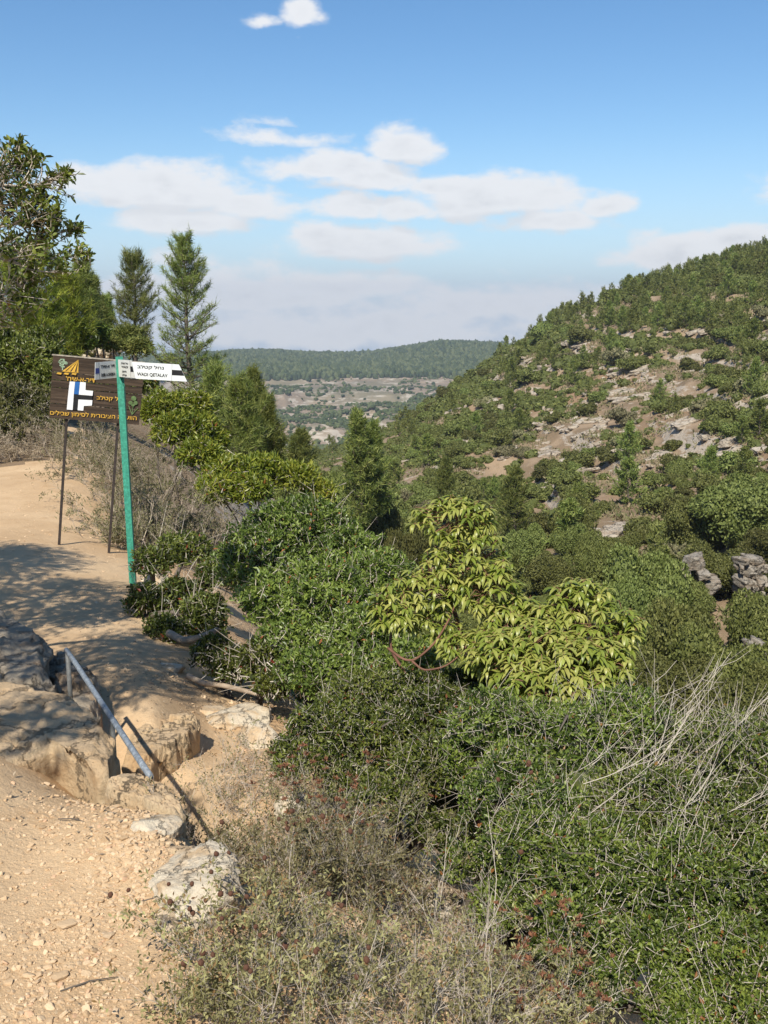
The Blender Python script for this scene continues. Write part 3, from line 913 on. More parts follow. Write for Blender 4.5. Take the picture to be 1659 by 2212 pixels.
# ------------------------------------------------------------------ the near shrubs
TW = 0.0011
shrub('evergreen_shrub', 'dense dark green small-leaved shrub above the dark hollow, right of the pale rock slab', 'shrub',
      [L(720, 1590, 4.2, 150, 110), L(640, 1640, 4.1, 90, 70), L(860, 1600, 4.2, 150, 130), L(800, 1500, 4.5, 140, 80), L(950, 1540, 4.3, 150, 110), L(760, 1690, 4.0, 110, 60), L(830, 1720, 3.8, 120, 70), L(930, 1660, 3.9, 110, 90), L(950, 1740, 4.1, 110, 80), L(960, 1800, 3.75, 90, 75), L(930, 1480, 4.6, 90, 50), L(1020, 1480, 4.65, 90, 55)],
      7800, 0.06, 7, 0.021, 0.012, 'lentisk', 11, rough=.8, freq=1.8, twig=TW, bare=220, barelen=0.14, stem=0.02)
shrub('evergreen_shrub', 'small-leaved green shrub with pale bare twigs below the drooping-leaved tree', 'shrub',
      [L(1080, 1570, 3.9, 170, 110), L(1230, 1600, 3.8, 170, 120), L(1110, 1690, 3.6, 150, 110), L(1010, 1640, 3.9, 120, 110), L(1350, 1560, 3.9, 140, 90), L(1060, 1720, 3.5, 100, 90), L(1180, 1760, 3.4, 130, 90), L(1150, 1540, 4.6, 200, 90), L(1300, 1530, 4.6, 160, 90)],
      7800, 0.055, 7, 0.02, 0.011, 'lentisk', 12, rough=.8, freq=1.8, twig=TW, bare=420, barelen=0.16, stem=0.02)
shrub('evergreen_shrub', 'largest and nearest green shrub filling the lower right corner above the rusty flower heads', 'shrub',
      [L(1120, 1850, 3.2, 130, 130), L(1080, 1960, 3.0, 80, 90), L(995, 1865, 3.25, 75, 60), L(1290, 1880, 3.1, 190, 150), L(1480, 1900, 3.1, 200, 160), L(1230, 2000, 2.9, 150, 110), L(1400, 2060, 2.9, 180, 120), L(1600, 2080, 2.9, 190, 140), L(1720, 1920, 3.1, 180, 160), L(1640, 2200, 2.8, 130, 80), L(1480, 2180, 2.75, 150, 80), L(1280, 2120, 2.75, 110, 70)],
      13200, 0.05, 7, 0.0185, 0.0105, 'lentisk', 13, rough=.8, freq=1.8, twig=TW, bare=520, barelen=0.15, stem=0.02)
shrub('evergreen_shrub', 'greyish green shrub with many long arching bare twigs at the right edge', 'shrub',
      [L(1450, 1620, 4.0, 200, 120), L(1600, 1660, 3.8, 200, 150), L(1720, 1720, 3.7, 180, 170), L(1400, 1730, 3.6, 170, 110), L(1560, 1790, 3.5, 190, 120)],
      6500, 0.06, 7, 0.019, 0.0105, 'oak', 14, rough=.75, freq=2.0, twig=TW, bare=620, barelen=0.2, stem=0.02)
def arching():
    """long pale arching stems of the shrub at the right edge"""
    g = np.random.default_rng(5)
    root = [o for o in COL.objects if o.get('label', '').startswith('greyish green shrub')][0]
    o = np.array(root.location)
    n = 55
    cs = [L(1450, 1620, 4.0, 200, 120), L(1600, 1660, 3.8, 200, 150), L(1720, 1720, 3.7, 180, 170), L(1400, 1730, 3.6, 170, 110), L(1560, 1790, 3.5, 190, 120)]
    p, out = shell(cs, n, 3, fill=0.05, rough=0.2, lo=0.0)
    d = norm(out * 0.5 + np.array([0.85, 0.0, 0.15]) + g.normal(size=(n, 3)) * 0.3)
    ln = g.uniform(0.15, 0.6, (n, 1))
    a = p - d * ln * 0.55
    ts = np.linspace(0, 1, 7)
    bend = norm(np.array([[0.2, 0, 0.9]]) + g.normal(size=(n, 3)) * 0.4)
    pts = np.stack([a + d * ln * t + bend * ln * (0.35 * t * t) for t in ts], 1)
    v, f = tubes(pts - o, g.uniform(0.0010, 0.0023, (n, 1)) * np.linspace(1, 0.35, 7)[None], 4)
    mb = MB(); mb.add(v, f, np.repeat(g.uniform(0.3, 1, n), 28))
    # side twiglets
    i = np.repeat(np.arange(n), 4); m = len(i)
    j = g.integers(2, 6, m)
    b = pts[i, j]; dd = norm(d[i] + rdir(m, g) * 0.8)
    l2 = ln[i] * g.uniform(0.12, 0.4, (m, 1))
    v, f = tubes(np.stack([b, b + dd * l2 * .5, b + dd * l2 + bend[i] * l2 * .2], 1) - o, np.tile([[.0010, .0008, .0005]], (m, 1)), 3)
    mb.add(v, f, np.repeat(g.random(m), 9))
    link('arching_twigs', mb.mesh('arching_twigs', M['twig']), root, 'stuff')
arching()

shrub('broadleaf_shrub', 'large rounded glossy green shrub in the middle, left of the drooping-leaved tree', 'shrub',
      [L(650, 1150, 7.4, 150, 90), L(560, 1210, 7.2, 110, 100), L(740, 1210, 7.2, 120, 100), L(700, 1290, 6.6, 150, 110), L(600, 1300, 6.7, 110, 90),
       L(820, 1270, 6.8, 100, 100), L(640, 1390, 6.3, 110, 70), L(800, 1380, 6.0, 130, 90), L(700, 1450, 5.7, 130, 70), L(880, 1440, 5.4, 110, 70)],
      8200, 0.10, 8, 0.040, 0.018, 'carob', 21, kind='diamond', rough=.58, freq=2.8, twig=0.002, bare=90, barelen=0.25, stem=0.035, twig_share=.8)
shrub('broadleaf_shrub', 'low glossy green bush hugging the path below the green signpost', 'shrub',
      [L(330, 1215, 9.2, 55, 45), L(310, 1300, 8.2, 50, 50), L(380, 1290, 8.3, 70, 60), L(350, 1360, 7.6, 60, 45), L(440, 1340, 7.8, 70, 70), L(400, 1190, 9.3, 80, 50), L(480, 1240, 8.4, 70, 60)],
      2300, 0.11, 8, 0.043, 0.021, 'carob', 22, twig=0.003, bare=110, barelen=0.28, stem=0.035, rough=0.6, twig_share=0.6)
shrub('broadleaf_shrub', 'small green bush with a bare root at the path edge, above the pale slab', 'shrub',
      [L(460, 1410, 6.7, 55, 45), L(500, 1440, 6.4, 60, 45), L(560, 1430, 6.2, 60, 55), L(590, 1480, 5.9, 60, 40)],
      1200, 0.10, 8, 0.038, 0.019, 'carob', 23, twig=0.003, bare=50, barelen=0.25, stem=0.03, rough=0.6)

# drooping-leaved arbutus: individual leaves for the largest, the rest in one part
def arbutus():
    g = np.random.default_rng(31)
    lobes = [L(985, 1120, 4.9, 95, 60), L(1010, 1210, 4.8, 105, 80), L(1060, 1270, 4.7, 80, 60), L(930, 1270, 4.75, 90, 50), L(830, 1310, 4.6, 30, 55), L(870, 1330, 4.6, 50, 45),
             L(1250, 1300, 4.6, 85, 60), L(1190, 1380, 4.5, 125, 80), L(1300, 1360, 4.5, 85, 70), L(1130, 1410, 4.3, 120, 70), L(1230, 1440, 4.25, 110, 70), L(1310, 1430, 4.3, 70, 60), L(1160, 1480, 4.15, 110, 55), L(1270, 1490, 4.15, 90, 45), L(1090, 1350, 4.6, 60, 60), L(1060, 1400, 4.45, 80, 55), L(1130, 1340, 4.7, 60, 60), L(940, 1340, 4.7, 60, 40), L(1000, 1390, 4.5, 60, 35), L(1360, 1340, 4.6, 40, 25)]
    foot = P(1040, 1560, 4.75); foot[2] = h1(foot[0], foot[1])
    root = thing('arbutus_tree', 'young tree with drooping yellow-green leaves and smooth red stems, in front of the valley', 'tree', tuple(foot))
    n = 1250
    p, out = shell(lobes, n, 32, fill=0.12, rough=0.35, lo=-0.8)
    k = 8
    D = norm(out * 0.5 + np.array([0, 0, 0.8]) + g.normal(size=(n, 3)) * 0.25)
    U = norm(np.cross(D, rdir(n, g))); V = np.cross(D, U)
    # a leaf mesh: folded strip, curving down
    def leaf_geo(droop, width):
        ts = np.linspace(0, 1, 6)
        w = np.array([0.08, 0.75, 1.0, 0.9, 0.55, 0.0]) * width / 2
        ang = droop * ts
        x = np.concatenate([[0], np.cumsum(np.cos((ang[1:] + ang[:-1]) / 2) * 0.2)])
        z = -np.concatenate([[0], np.cumsum(np.sin((ang[1:] + ang[:-1]) / 2) * 0.2)])
        v = []
        for i in range(6):
            v += [(x[i], w[i], z[i] + w[i] * 0.35), (x[i], 0, z[i]), (x[i], -w[i], z[i] + w[i] * 0.35)]
        f = []
        for i in range(5):
            a = i * 3; b = a + 3
            f += [(a, b, b + 1, a + 1), (a + 1, b + 1, b + 2, a + 2)]
        return np.array(v, float), np.array(f)
    geos = [leaf_geo(d, w) for d, w in ((1.0, .27), (1.5, .28), (1.9, .25), (0.7, .29))]
    lms = []
    for gi, (v, f) in enumerate(geos):
        for vv in (0.25, 0.5, 0.72, 0.9):
            lms.append(mesh('leaf', v, f, M['arbutus'], np.full(len(v), vv), True))
    rest = MB()
    camd = np.linalg.norm(p, axis=1)
    front = np.argsort(((p - np.mean(p, 0)) * norm(p.mean(0)[None])[0]).sum(1))
    own = set(front[:42].tolist())
    made = 0
    foot_a = np.array(foot)
    for i in range(n):
        kk = k + int(g.integers(-1, 3))
        tone = float(np.clip(g.normal(0.55, 0.2), 0.1, 0.95))
        for j in range(kk):
            a = j * 2.4 + g.uniform(-.3, .3)
            rad = U[i] * math.cos(a) + V[i] * math.sin(a)
            d = norm((rad * 1.0 + D[i] * g.uniform(0.05, 0.5))[None])[0]
            dn = np.array([0, 0, -1.0])
            hz = d.copy(); hz[2] *= 0.5; hz = norm(hz[None])[0]
            zax = np.array([0, 0, 1.0]) - hz * hz[2]; zax = norm(zax[None])[0]
            yax = np.cross(zax, hz)
            ln = g.uniform(0.044, 0.07)
            b = p[i] + D[i] * g.uniform(-0.03, 0.0) - foot_a
            gi = int(g.integers(len(geos))); ti = int(np.clip((tone + g.normal() * .12) * 4, 0, 3))
            Mx = np.stack([hz, yax, zax], 1)
            if i in own and made < 300:
                o = link('leaf', lms[gi * 4 + ti], root)
                m4 = Matrix(((*(Mx[0] * ln), b[0]), (*(Mx[1] * ln), b[1]), (*(Mx[2] * ln), b[2]), (0, 0, 0, 1)))
                o.matrix_local = m4
                made += 1
            else:
                v, f = geos[gi]
                rest.add((v * ln) @ Mx.T + b, f, (0.25, 0.5, 0.72, 0.9)[ti])
    link('leaves', rest.mesh('leaves', M['arbutus'], True), root, 'stuff')
    # red stems
    mb = MB()
    def stem(pts, r0, r1):
        pts = np.array(pts)
        t = np.linspace(0, 1, len(pts)); tt = np.linspace(0, 1, len(pts) * 4)
        q = np.stack([np.interp(tt, t, pts[:, i]) for i in range(3)], 1)
        for _ in range(3): q[1:-1] = (q[:-2] + q[1:-1] * 2 + q[2:]) / 4
        v, f = tubes((q - foot_a)[None], np.linspace(r0, r1, len(q))[None], 8); mb.add(v, f, g.uniform(0.1, .4))
    b0 = foot_a
    stem([b0 - [0, 0, .05], P(900, 1490, 4.55), P(838, 1400, 4.6), P(850, 1350, 4.65), P(835, 1310, 4.6)], .010, .005)
    stem([P(838, 1400, 4.5), P(870, 1425, 4.42), P(895, 1428, 4.42), P(935, 1395, 4.5), P(965, 1350, 4.6), P(990, 1290, 4.75)], .007, .004)
    stem([P(890, 1428, 4.42), P(915, 1450, 4.4), P(965, 1440, 4.4), P(1010, 1400, 4.45)], .006, .003)
    stem([b0 - [0, 0, .05], P(1030, 1480, 4.6), P(985, 1330, 4.8), P(960, 1260, 4.85), P(990, 1180, 4.9), P(985, 1090, 4.9)], .016, .005)
    stem([P(960, 1260, 4.85), P(1010, 1230, 4.8), P(1070, 1190, 4.8)], .008, .004)
    stem([b0 - [0, 0, .05], P(1110, 1530, 4.4), P(1160, 1480, 4.4), P(1215, 1390, 4.5), P(1250, 1290, 4.6)], .015, .005)
    stem([P(1160, 1480, 4.4), P(1250, 1440, 4.4), P(1320, 1380, 4.5), P(1375, 1335, 4.6)], .009, .004)
    cs = [np.array(c) for c, r in lobes]
    for i in range(n):
        c = cs[int(np.argmin([np.linalg.norm(p[i] - q) for q in cs]))]
        a = p[i] * 0.35 + c * 0.65
        v, f = tubes((np.stack([a, (a + p[i]) / 2 + g.normal(size=3) * .012, p[i]]) - foot_a)[None], np.array([[.0026, .002, .0015]]), 5)
        mb.add(v, f, 0.5)
    link('stem', mb.mesh('stem', M['redbark'], True), root)
    NEAR.extend(lobes)
arbutus()

# --- grey-green cistus and dry stalks at the bottom ---------------------------
def ground_pts(cent, n, g, rad, rmin=1.4):
    c = np.array(cent)
    q = g.normal(size=(n, 2)) * rad * 0.5 + c[:2]
    q = q[np.hypot(q[:, 0], q[:, 1]) > rmin]
    return np.c_[q, height(q[:, 0], q[:, 1]) - 0.01]

SEED_V, SEED_F = ICO[2]
def cistus(label, spots, seed, stems=26, h=0.3, heads=16, leafy=1.0, group='cistus bushes below the path', lean=(0, 0, 0.0), flower=0, tw=0.0012, name='cistus_shrub'):
    g = np.random.default_rng(seed)
    B = np.concatenate([ground_pts(P(px, py, r), stems, g, rad) for px, py, r, rad in spots])
    o = B[0].copy()
    root = thing(name, label, 'shrub', tuple(o), group)
    lv, tips, dirs = twiggy(B, h, g, lean, 5, 3, 0.5, tw, 0.22)
    link('twigs', twig_mb(lv, g, o).mesh('twigs', M['twig']), root, 'stuff')
    if leafy > 0:
        n = int(len(tips) * leafy)
        j = g.choice(len(tips), n, replace=True)
        v, f, var, tw_ = twigs_with_leaves(tips[j] + g.normal(size=(n, 3)) * 0.012, dirs[j], g, 0.045, 5, 0.0175, 0.0068, 'diamond', 0.3, 0.4)
        link('leaves', mesh('leaves', v - o, f, M['cistus'], var), root, 'stuff')
    if heads:
        top = np.argsort(-tips[:, 2] + g.normal(size=len(tips)) * 0.06)[:heads]
        me = None
        for i in top:
            s = g.uniform(0.0048, 0.0075)
            if me is None:
                vv = SEED_V * np.array([1, 1, 1.25]) * (1 + 0.12 * np.sin(np.arctan2(SEED_V[:, 1], SEED_V[:, 0]) * 5))[:, None]
                me = mesh('seed_head', vv, SEED_F, M['seed'], np.full(len(vv), .3), True)
            e = link('seed_head', me, root)
            st = tips[i] + np.array([0, 0, 0.012])
            e.location = st - o
            e.scale = (s, s, s)
            e.rotation_euler = (g.uniform(-.6, .6), g.uniform(-.6, .6), g.uniform(0, 6))
    if flower:
        top = np.argsort(-tips[:, 2] + g.normal(size=len(tips)) * 0.05)[:flower]
        mb = MB()
        for i in top:
            k = 13
            d = rdir(k, g); d[:, 2] = np.abs(d[:, 2]) * .8 + .1
            v, f = leaves_diamond(np.repeat(tips[i][None], k, 0), norm(d), rdir(k, g), g.uniform(.010, .02, k), g.uniform(.004, .007, k))
            mb.add(v - o, f, np.repeat(g.random(k), 4))
        link('flower_heads', mb.mesh('flower_heads', M['deadflower']), root, 'stuff')
    return root

cistus('grey-green bush in front of the lichened boulder with brown seed heads reaching over the path', [(560, 2120, 2.25, .16), (470, 2160, 2.15, .13), (640, 2060, 2.35, .2)], 41, 20, .21, 30, .8, lean=(-.25, -.1, 0))
cistus('olive-leaved bush with brown seed heads, left of the dark hollow', [(640, 1930, 2.75, .25), (740, 1940, 2.8, .25), (820, 1900, 2.9, .25)], 42, 24, .21, 16, .85)
cistus('sparse greyish bush in the bottom middle with bare white twigs', [(760, 2150, 2.3, .25), (900, 2120, 2.4, .25), (980, 2200, 2.2, .2), (660, 2210, 2.05, .2)], 43, 32, .2, 12, .45)
cistus('twiggy bush with clustered rusty seed heads beside the narrow pale rock', [(650, 1790, 3.3, .2), (720, 1830, 3.2, .22), (780, 1770, 3.4, .2)], 44, 24, .24, 0, .8, flower=60)
cistus('dry bush at the foot of the big green shrub, with rusty flower clusters', [(1220, 2170, 2.5, .2), (1330, 2190, 2.5, .2), (1440, 2240, 2.5, .2)], 45, 26, .2, 0, .7, flower=100)
cistus('bare pale-stemmed bush rising beside the rock under the big green shrub', [(1080, 2110, 2.5, .18), (1020, 2040, 2.6, .18)], 46, 10, .3, 6, 0.1, tw=.0018)
cistus('dry leafless bush on the gully slope between the step rock and the narrow pale rock', [(470, 1690, 4.2, .35), (420, 1680, 4.3, .3), (530, 1720, 4.1, .3), (490, 1640, 4.6, .35)], 47, 26, .24, 0, 0.12, tw=.0012)
cistus('low brown dry tangle just below the white lichened stone', [(410, 1740, 3.6, .16), (470, 1790, 3.4, .18), (530, 1800, 3.4, .18)], 48, 26, .15, 0, 0.3, tw=.0012)

# --- further shrubs -----------------------------------------------------------
shrub('arbutus_shrub', 'yellow-green bush directly right of the brown sign board', 'shrub',
      [L(350, 885, 15.5, 60, 45), L(410, 880, 15.6, 55, 40), L(420, 930, 15, 65, 45), L(380, 930, 15, 60, 45), L(455, 950, 15, 40, 40)],
      2100, 0.22, 8, 0.10, 0.03, 'arbutus_far', 51, group='yellow-green arbutus bushes on the slope', twig=0.004, stem=0.018, twig_share=.5, rough=0.5)
shrub('arbutus_shrub', 'lower yellow-green bush between the dry grey scrub and the young pines', 'shrub',
      [L(430, 980, 14.6, 55, 40), L(490, 1020, 14.4, 70, 45), L(560, 1010, 14.8, 70, 35), L(630, 1030, 14.8, 60, 35), L(470, 1060, 14, 50, 40), L(690, 1060, 14.8, 40, 25), L(540, 1060, 14, 60, 40)],
      2600, 0.22, 8, 0.10, 0.03, 'arbutus_far', 52, group='yellow-green arbutus bushes on the slope', twig=0.004, stem=0.018, twig_share=.5, rough=0.5)

def dryscrub(name, label, spots, seed, stems, h, mat='twig', leafy=0.5, group='dry grey scrub beside the path', cat='shrub', tw=0.005, leafmat='dry'):
    g = np.random.default_rng(seed)
    B = np.concatenate([ground_pts(P(px, py, r), stems, g, rad) for px, py, r, rad in spots])
    o = B[0].copy()
    root = thing(name, label, cat, tuple(o), group)
    lv, tips, dirs = twiggy(B, h, g, (0, 0, 0), 5, 4, 0.6, tw, 0.3)
    link('twigs', twig_mb(lv, g, o).mesh('twigs', M[mat]), root, 'stuff')
    n = int(len(tips) * leafy)
    if n:
        j = g.choice(len(tips), n)
        v, f, var, _ = twigs_with_leaves(tips[j], dirs[j], g, 0.1, 5, 0.05, 0.013, 'diamond', 0.3, 0.5)
        link('leaves', mesh('leaves', v - o, f, M[leafmat], var), root, 'stuff')
    return root
M['undergrowth'] = leaf_mat('undergrowth', (0.1, 0.115, 0.04), (0.19, 0.17, 0.085), (0.3, 0.23, 0.15), 0.1, 0.8, 0.1)
M['drytwig'] = bark_mat('dry_scrub_twig', (0.19, 0.15, 0.11), (0.36, 0.30, 0.225))
dryscrub('dry_shrub', 'tall dry greyish scrub behind the legs of the brown sign', [(250, 1030, 17, 1.2), (215, 1010, 18.5, .9), (300, 1060, 15.5, 1.2), (330, 1020, 16.5, 1.1)], 61, 30, 0.68, 'drytwig', 1.1, leafmat='greyscrub')
dryscrub('dry_shrub', 'dry brown scrub with straw-coloured stalks right of the green signpost', [(370, 1130, 12.5, .9), (420, 1130, 12.5, .8), (330, 1110, 13.5, .9), (450, 1100, 13.2, .8)], 62, 30, 0.6, 'drytwig', 1.0, leafmat='undergrowth')
dryscrub('dry_shrub', 'dark brown dry bush at the foot of the right leg of the brown sign', [(270, 1150, 12.3, .45), (300, 1165, 11.6, .4)], 63, 26, 0.45, 'drytwig', .8, leafmat='greyscrub')
dryscrub('dry_shrub', 'brown dry scrub at the far left edge of the path under the grey-green bush', [(30, 1010, 18.4, .7), (100, 1005, 18.8, .6), (-40, 1010, 18.2, .7)], 64, 30, 0.35, 'drytwig', .8)

shrub('bank_shrub', 'grey-green bush on the left bank where the path bends', 'shrub',
      [L(40, 930, 20.5, 75, 60), L(110, 950, 21, 45, 45), L(-30, 900, 21, 80, 60), L(70, 870, 22, 60, 40), L(110, 890, 21.5, 45, 45), L(20, 860, 22, 80, 45)], 3200, 0.26, 7, 0.08, 0.035, 'scrub', 71, twig=0.005, stem=0.04, rough=0.5, twig_share=.7)
shrub('bank_shrub', 'dark green bush behind the top left corner of the brown board', 'shrub',
      [L(60, 790, 25, 90, 70), L(110, 830, 24, 50, 60), L(-20, 770, 26, 90, 80), L(90, 740, 27, 55, 40), L(135, 800, 25.5, 25, 50), L(150, 850, 24.5, 40, 45), L(200, 850, 27, 50, 40), L(260, 860, 27, 45, 45), L(310, 830, 28, 40, 40)], 4200, 0.3, 8, 0.12, 0.055, 'oak', 72, twig=0.005, stem=0.05, rough=0.5, twig_share=.4)
shrub('bank_shrub', 'small bright green bush on the bank left of the scree patch', 'shrub', [L(216, 722, 40, 20, 22), L(205, 735, 40, 18, 14)], 420, 0.4, 8, 0.2, 0.08, 'carob', 73, twig=0, stem=0.05)
shrub('bank_shrub', 'dark bush on the bank behind the brown board, left of the bright one', 'shrub', [L(165, 715, 38, 26, 24), L(190, 735, 38, 20, 14)], 420, 0.4, 8, 0.2, 0.09, 'oak', 74, twig=0, stem=0.05)
shrub('bank_shrub', 'olive green low-branched bush in front of the blunt pine on the bank', 'shrub', [L(275, 725, 42, 42, 22), L(300, 750, 41, 36, 22), L(245, 745, 41, 30, 18)], 800, 0.4, 8, 0.22, 0.05, 'pine', 75, twig=0, stem=0.05)

# --- pines on the left -----------------------------------------------------------
pine('pine_tree', 'tall open pointed pine standing alone right of the blunt one', 'tree', 428, 515, 905, 40, 98, 3, lean=-0.07, nb=96, tuft=20, blades=12, nl=0.23, nw=0.016, base=0.03, shape=0.8)
pine('pine_tree', 'blunt dense pine rising behind the brown board', 'tree', 300, 560, 810, 50, 62, 4, lean=-0.02, nb=84, tuft=15, blades=12, nl=0.28, nw=0.02, base=0.08, shape=0.55)
for i, (px, t, b, r, w, mt, lab) in enumerate((
    (85, 545, 800, 34, 95, 'pine_bright', 'bright green bushy pine on the left bank behind the oak branches'),
    (150, 600, 790, 38, 62, 'pine_bright', 'bright green pine right of the bushy one, second from the left'),
    (190, 578, 780, 46, 40, 'pine', 'slender dull green pine in the left row, beside the bright pines'),
    (213, 610, 780, 50, 30, 'pine', 'thin pine at the right end of the left row'),
    (238, 650, 790, 54, 26, 'pine', 'short thin pine left of the blunt pine'),
    (20, 560, 800, 40, 90, 'pine', 'dark pine at the left edge behind the oak branches'))):
    pine('pine_tree', lab, 'tree', px, t, b, r, w, 10 + i, mt, nb=80, tuft=15, blades=12, nl=0.28, nw=0.022, base=0.03, shape=0.55)
for i, (px, t, b, r, w, lab) in enumerate((
    (520, 835, 1040, 27, 75, 'leaning young pine below the tall pointed one, nearest of the dark group'),
    (556, 812, 1040, 30, 45, 'dark young pine with a pointed top against the far terraces'),
    (585, 872, 1050, 29, 40, 'shorter young pine at the right end of the dark group'),
    (470, 800, 1010, 32, 62, 'young pine hidden below the foot of the tall pointed pine'))):
    pine('pine_tree', lab, 'tree', px, t, b, r, w, 30 + i, 'pine', nb=70, tuft=14, blades=12, nl=0.22, nw=0.018, base=0.05, shape=0.7, group='young pines on the slope')

# --- evergreen oak overhanging at the top left ------------------------------------------
def oak():
    g = np.random.default_rng(81)
    foot = np.array([-4.3, 5.4, 0]); foot[2] = h1(foot[0], foot[1]) - .05
    root = thing('oak_tree', 'evergreen oak with pale twigs reaching in from the left edge against the sky', 'tree', tuple(foot))
    lobes = [(np.array([-3.55, 5.3, 0.75]), np.array([1.25, 1.2, .8])), (np.array([-4.1, 4.2, 0.9]), np.array([1.1, 1.2, .7])), (np.array([-2.5, 3.3, 1.05]), np.array([.9, 1.5, .4])), (np.array([-2.2, 3.95, 1.0]), np.array([.55, .65, .35])), (np.array([-2.0, 1.2, 1.25]), np.array([.42, .4, .22])),
             (np.array([-4.6, 6.2, 1.0]), np.array([1.2, 1.2, 1.0])), (np.array([-2.9, 5.6, 0.1]), np.array([.55, .6, .4]))]
    p, out = shell(lobes, 8000, 82, fill=0.5, rough=0.7, lo=-0.9, freq=1.6)
    keep = ~((np.arctan2(p[:, 0], p[:, 1]) > azel(150, 500)[0]))
    keep2 = (np.arctan2(p[:, 0], p[:, 1]) < azel(-20, 500)[0]) | (g.random(len(p)) < .13)
    keep = keep & keep2
    p, out = p[keep], out[keep]
    e3, o3 = shell(lobes[2:3] + lobes[5:6], 2800, 84, fill=.7, rough=.7, lo=-.9)
    p, out = np.concatenate([p, e3]), np.concatenate([out, o3])
    # the visible sprays
    sp = []
    mb = MB()
    def spray(pts, r0, nt, spread, seed):
        gg = np.random.default_rng(seed)
        pts = np.array(pts); t = np.linspace(0, 1, len(pts)); tt = np.linspace(0, 1, 16)
        q = np.stack([np.interp(tt, t, pts[:, i]) for i in range(3)], 1)
        for _ in range(2): q[1:-1] = (q[:-2] + 2 * q[1:-1] + q[2:]) / 4
        v, f = tubes((q - foot)[None], np.linspace(r0, r0 * .3, 16)[None], 6); mb.add(v, f, .6)
        u = gg.uniform(0.2, 1.0, nt); i = np.minimum((u * 15).astype(int), 14)
        b = q[i]; ax = norm(q[i + 1] - q[i])
        d = norm(ax * .5 + rdir(nt, gg) * .8 + np.array([0, 0, .35]))
        ln = spread * gg.uniform(.3, 1.1, (nt, 1)) * (1.15 - u[:, None])
        e = b + d * ln
        v, f = tubes(np.stack([b, (b + e) / 2 + gg.normal(size=(nt, 3)) * .01, e], 1) - foot, np.tile([[.003, .0022, .0014]], (nt, 1)), 3); mb.add(v, f, .6)
        sp.append((np.concatenate([e, q[-1:]]), np.concatenate([d, ax[-1:]])))
    spray([P(-120, 420, 4.9), P(0, 398, 5.0), P(70, 405, 5.0), P(110, 385, 5.0), P(150, 372, 5.0)], .008, 46, .26, 1)
    spray([P(-120, 420, 5.0), P(-20, 380, 5.0), P(30, 350, 5.1), P(45, 312, 5.1)], .007, 40, .22, 2)
    spray([P(-60, 400, 5.1), P(30, 385, 5.1), P(60, 355, 5.1), P(80, 332, 5.1)], .006, 30, .18, 3)
    spray([P(-150, 520, 5.0), P(0, 490, 5.0), P(60, 480, 5.0), P(130, 470, 5.0)], .008, 60, .3, 4)
    spray([P(-100, 540, 5.0), P(40, 530, 5.1), P(120, 505, 5.1), P(182, 490, 5.1)], .006, 40, .18, 5)
    spray([P(-150, 560, 4.8), P(0, 560, 4.9), P(35, 565, 4.9), P(60, 585, 4.9), P(150, 590, 4.95)], .009, 26, .26, 6)
    spray([P(20, 560, 4.9), P(80, 560, 5.0), P(150, 555, 5.0), P(195, 548, 5.0)], .006, 36, .16, 7)
    spray([P(-100, 640, 4.8), P(0, 640, 4.9), P(40, 620, 4.9), P(70, 600, 4.9)], .007, 36, .3, 8)
    spray([P(-150, 450, 5.0), P(-20, 440, 5.0), P(40, 445, 5.0), P(90, 430, 5.0)], .008, 60, .3, 9)
    spray([P(-150, 700, 4.8), P(0, 690, 4.9), P(50, 660, 4.9)], .007, 40, .3, 10)
    e = np.concatenate([a for a, b in sp]); d = np.concatenate([b for a, b in sp])
    v, f, var, tw = twigs_with_leaves(np.concatenate([p, e]), np.concatenate([out, d]), g, 0.07, 7, 0.038, 0.015, 'oval', 0.4, 0.4, 0.2)
    link('leaves', mesh('leaves', v - foot, f, M['oak'], var), root, 'stuff')
    tv, tf = tubes(tw - foot, np.tile([[.0022, .0018, .001]], (len(tw), 1)), 3); mb.add(tv, tf, .6)
    link('twigs', mb.mesh('twigs', M['twig']), root, 'stuff')
    st = limbs([foot], lobes, g, 7, .035); st.v = [q - foot for q in st.v]
    link('trunk', st.mesh('trunk', M['bark'], True), root)
oak()

# ------------------------------------------------------------------ valley and opposite slope
MARKS = [(P(px, py, r), nm) for px, py, r, nm in (
    (1350, 1110, 88, 'the layered rock band'), (1510, 800, 178, 'the bare grey scar near the right edge'), (1350, 850, 178, 'the big pale rock scar'), (1230, 900, 170, 'the stony strip in mid-slope'),
    (1290, 1200, 74, 'the red earth strip'), (1110, 1080, 105, 'the top of the drooping-leaved tree'), (1140, 720, 250, 'the notch in the skyline'), (1320, 650, 262, 'the middle of the ridge'),
    (1600, 560, 262, 'the highest part of the ridge'), (1600, 950, 122, 'the brown clearing at the right edge'), (1460, 900, 148, 'the dry grass clearing'), (1330, 1020, 120, 'the grey dry thicket'),
    (960, 900, 220, 'the lone white boulder'), (800, 1030, 150, 'the central valley pine'), (880, 960, 190, 'the far end of the valley'), (1060, 985, 150, 'the pale ledges beside the valley pine'),
    (1170, 980, 148, 'the rock steps in mid-slope'), (1640, 1050, 100, 'the white ledge at the right edge'), (1240, 1090, 90, 'the dark leaning oak'), (1480, 720, 205, 'the pine stand under the ridge'), (1080, 790, 285, 'the low end of the ridge'),
    (1000, 1080, 118, 'the dense thicket on the lower slope'), (1200, 820, 215, 'the pine belt above the stony strip'), (1420, 1010, 115, 'the broad bush clump'), (1560, 1080, 85, 'the wide oak at the right edge'))]
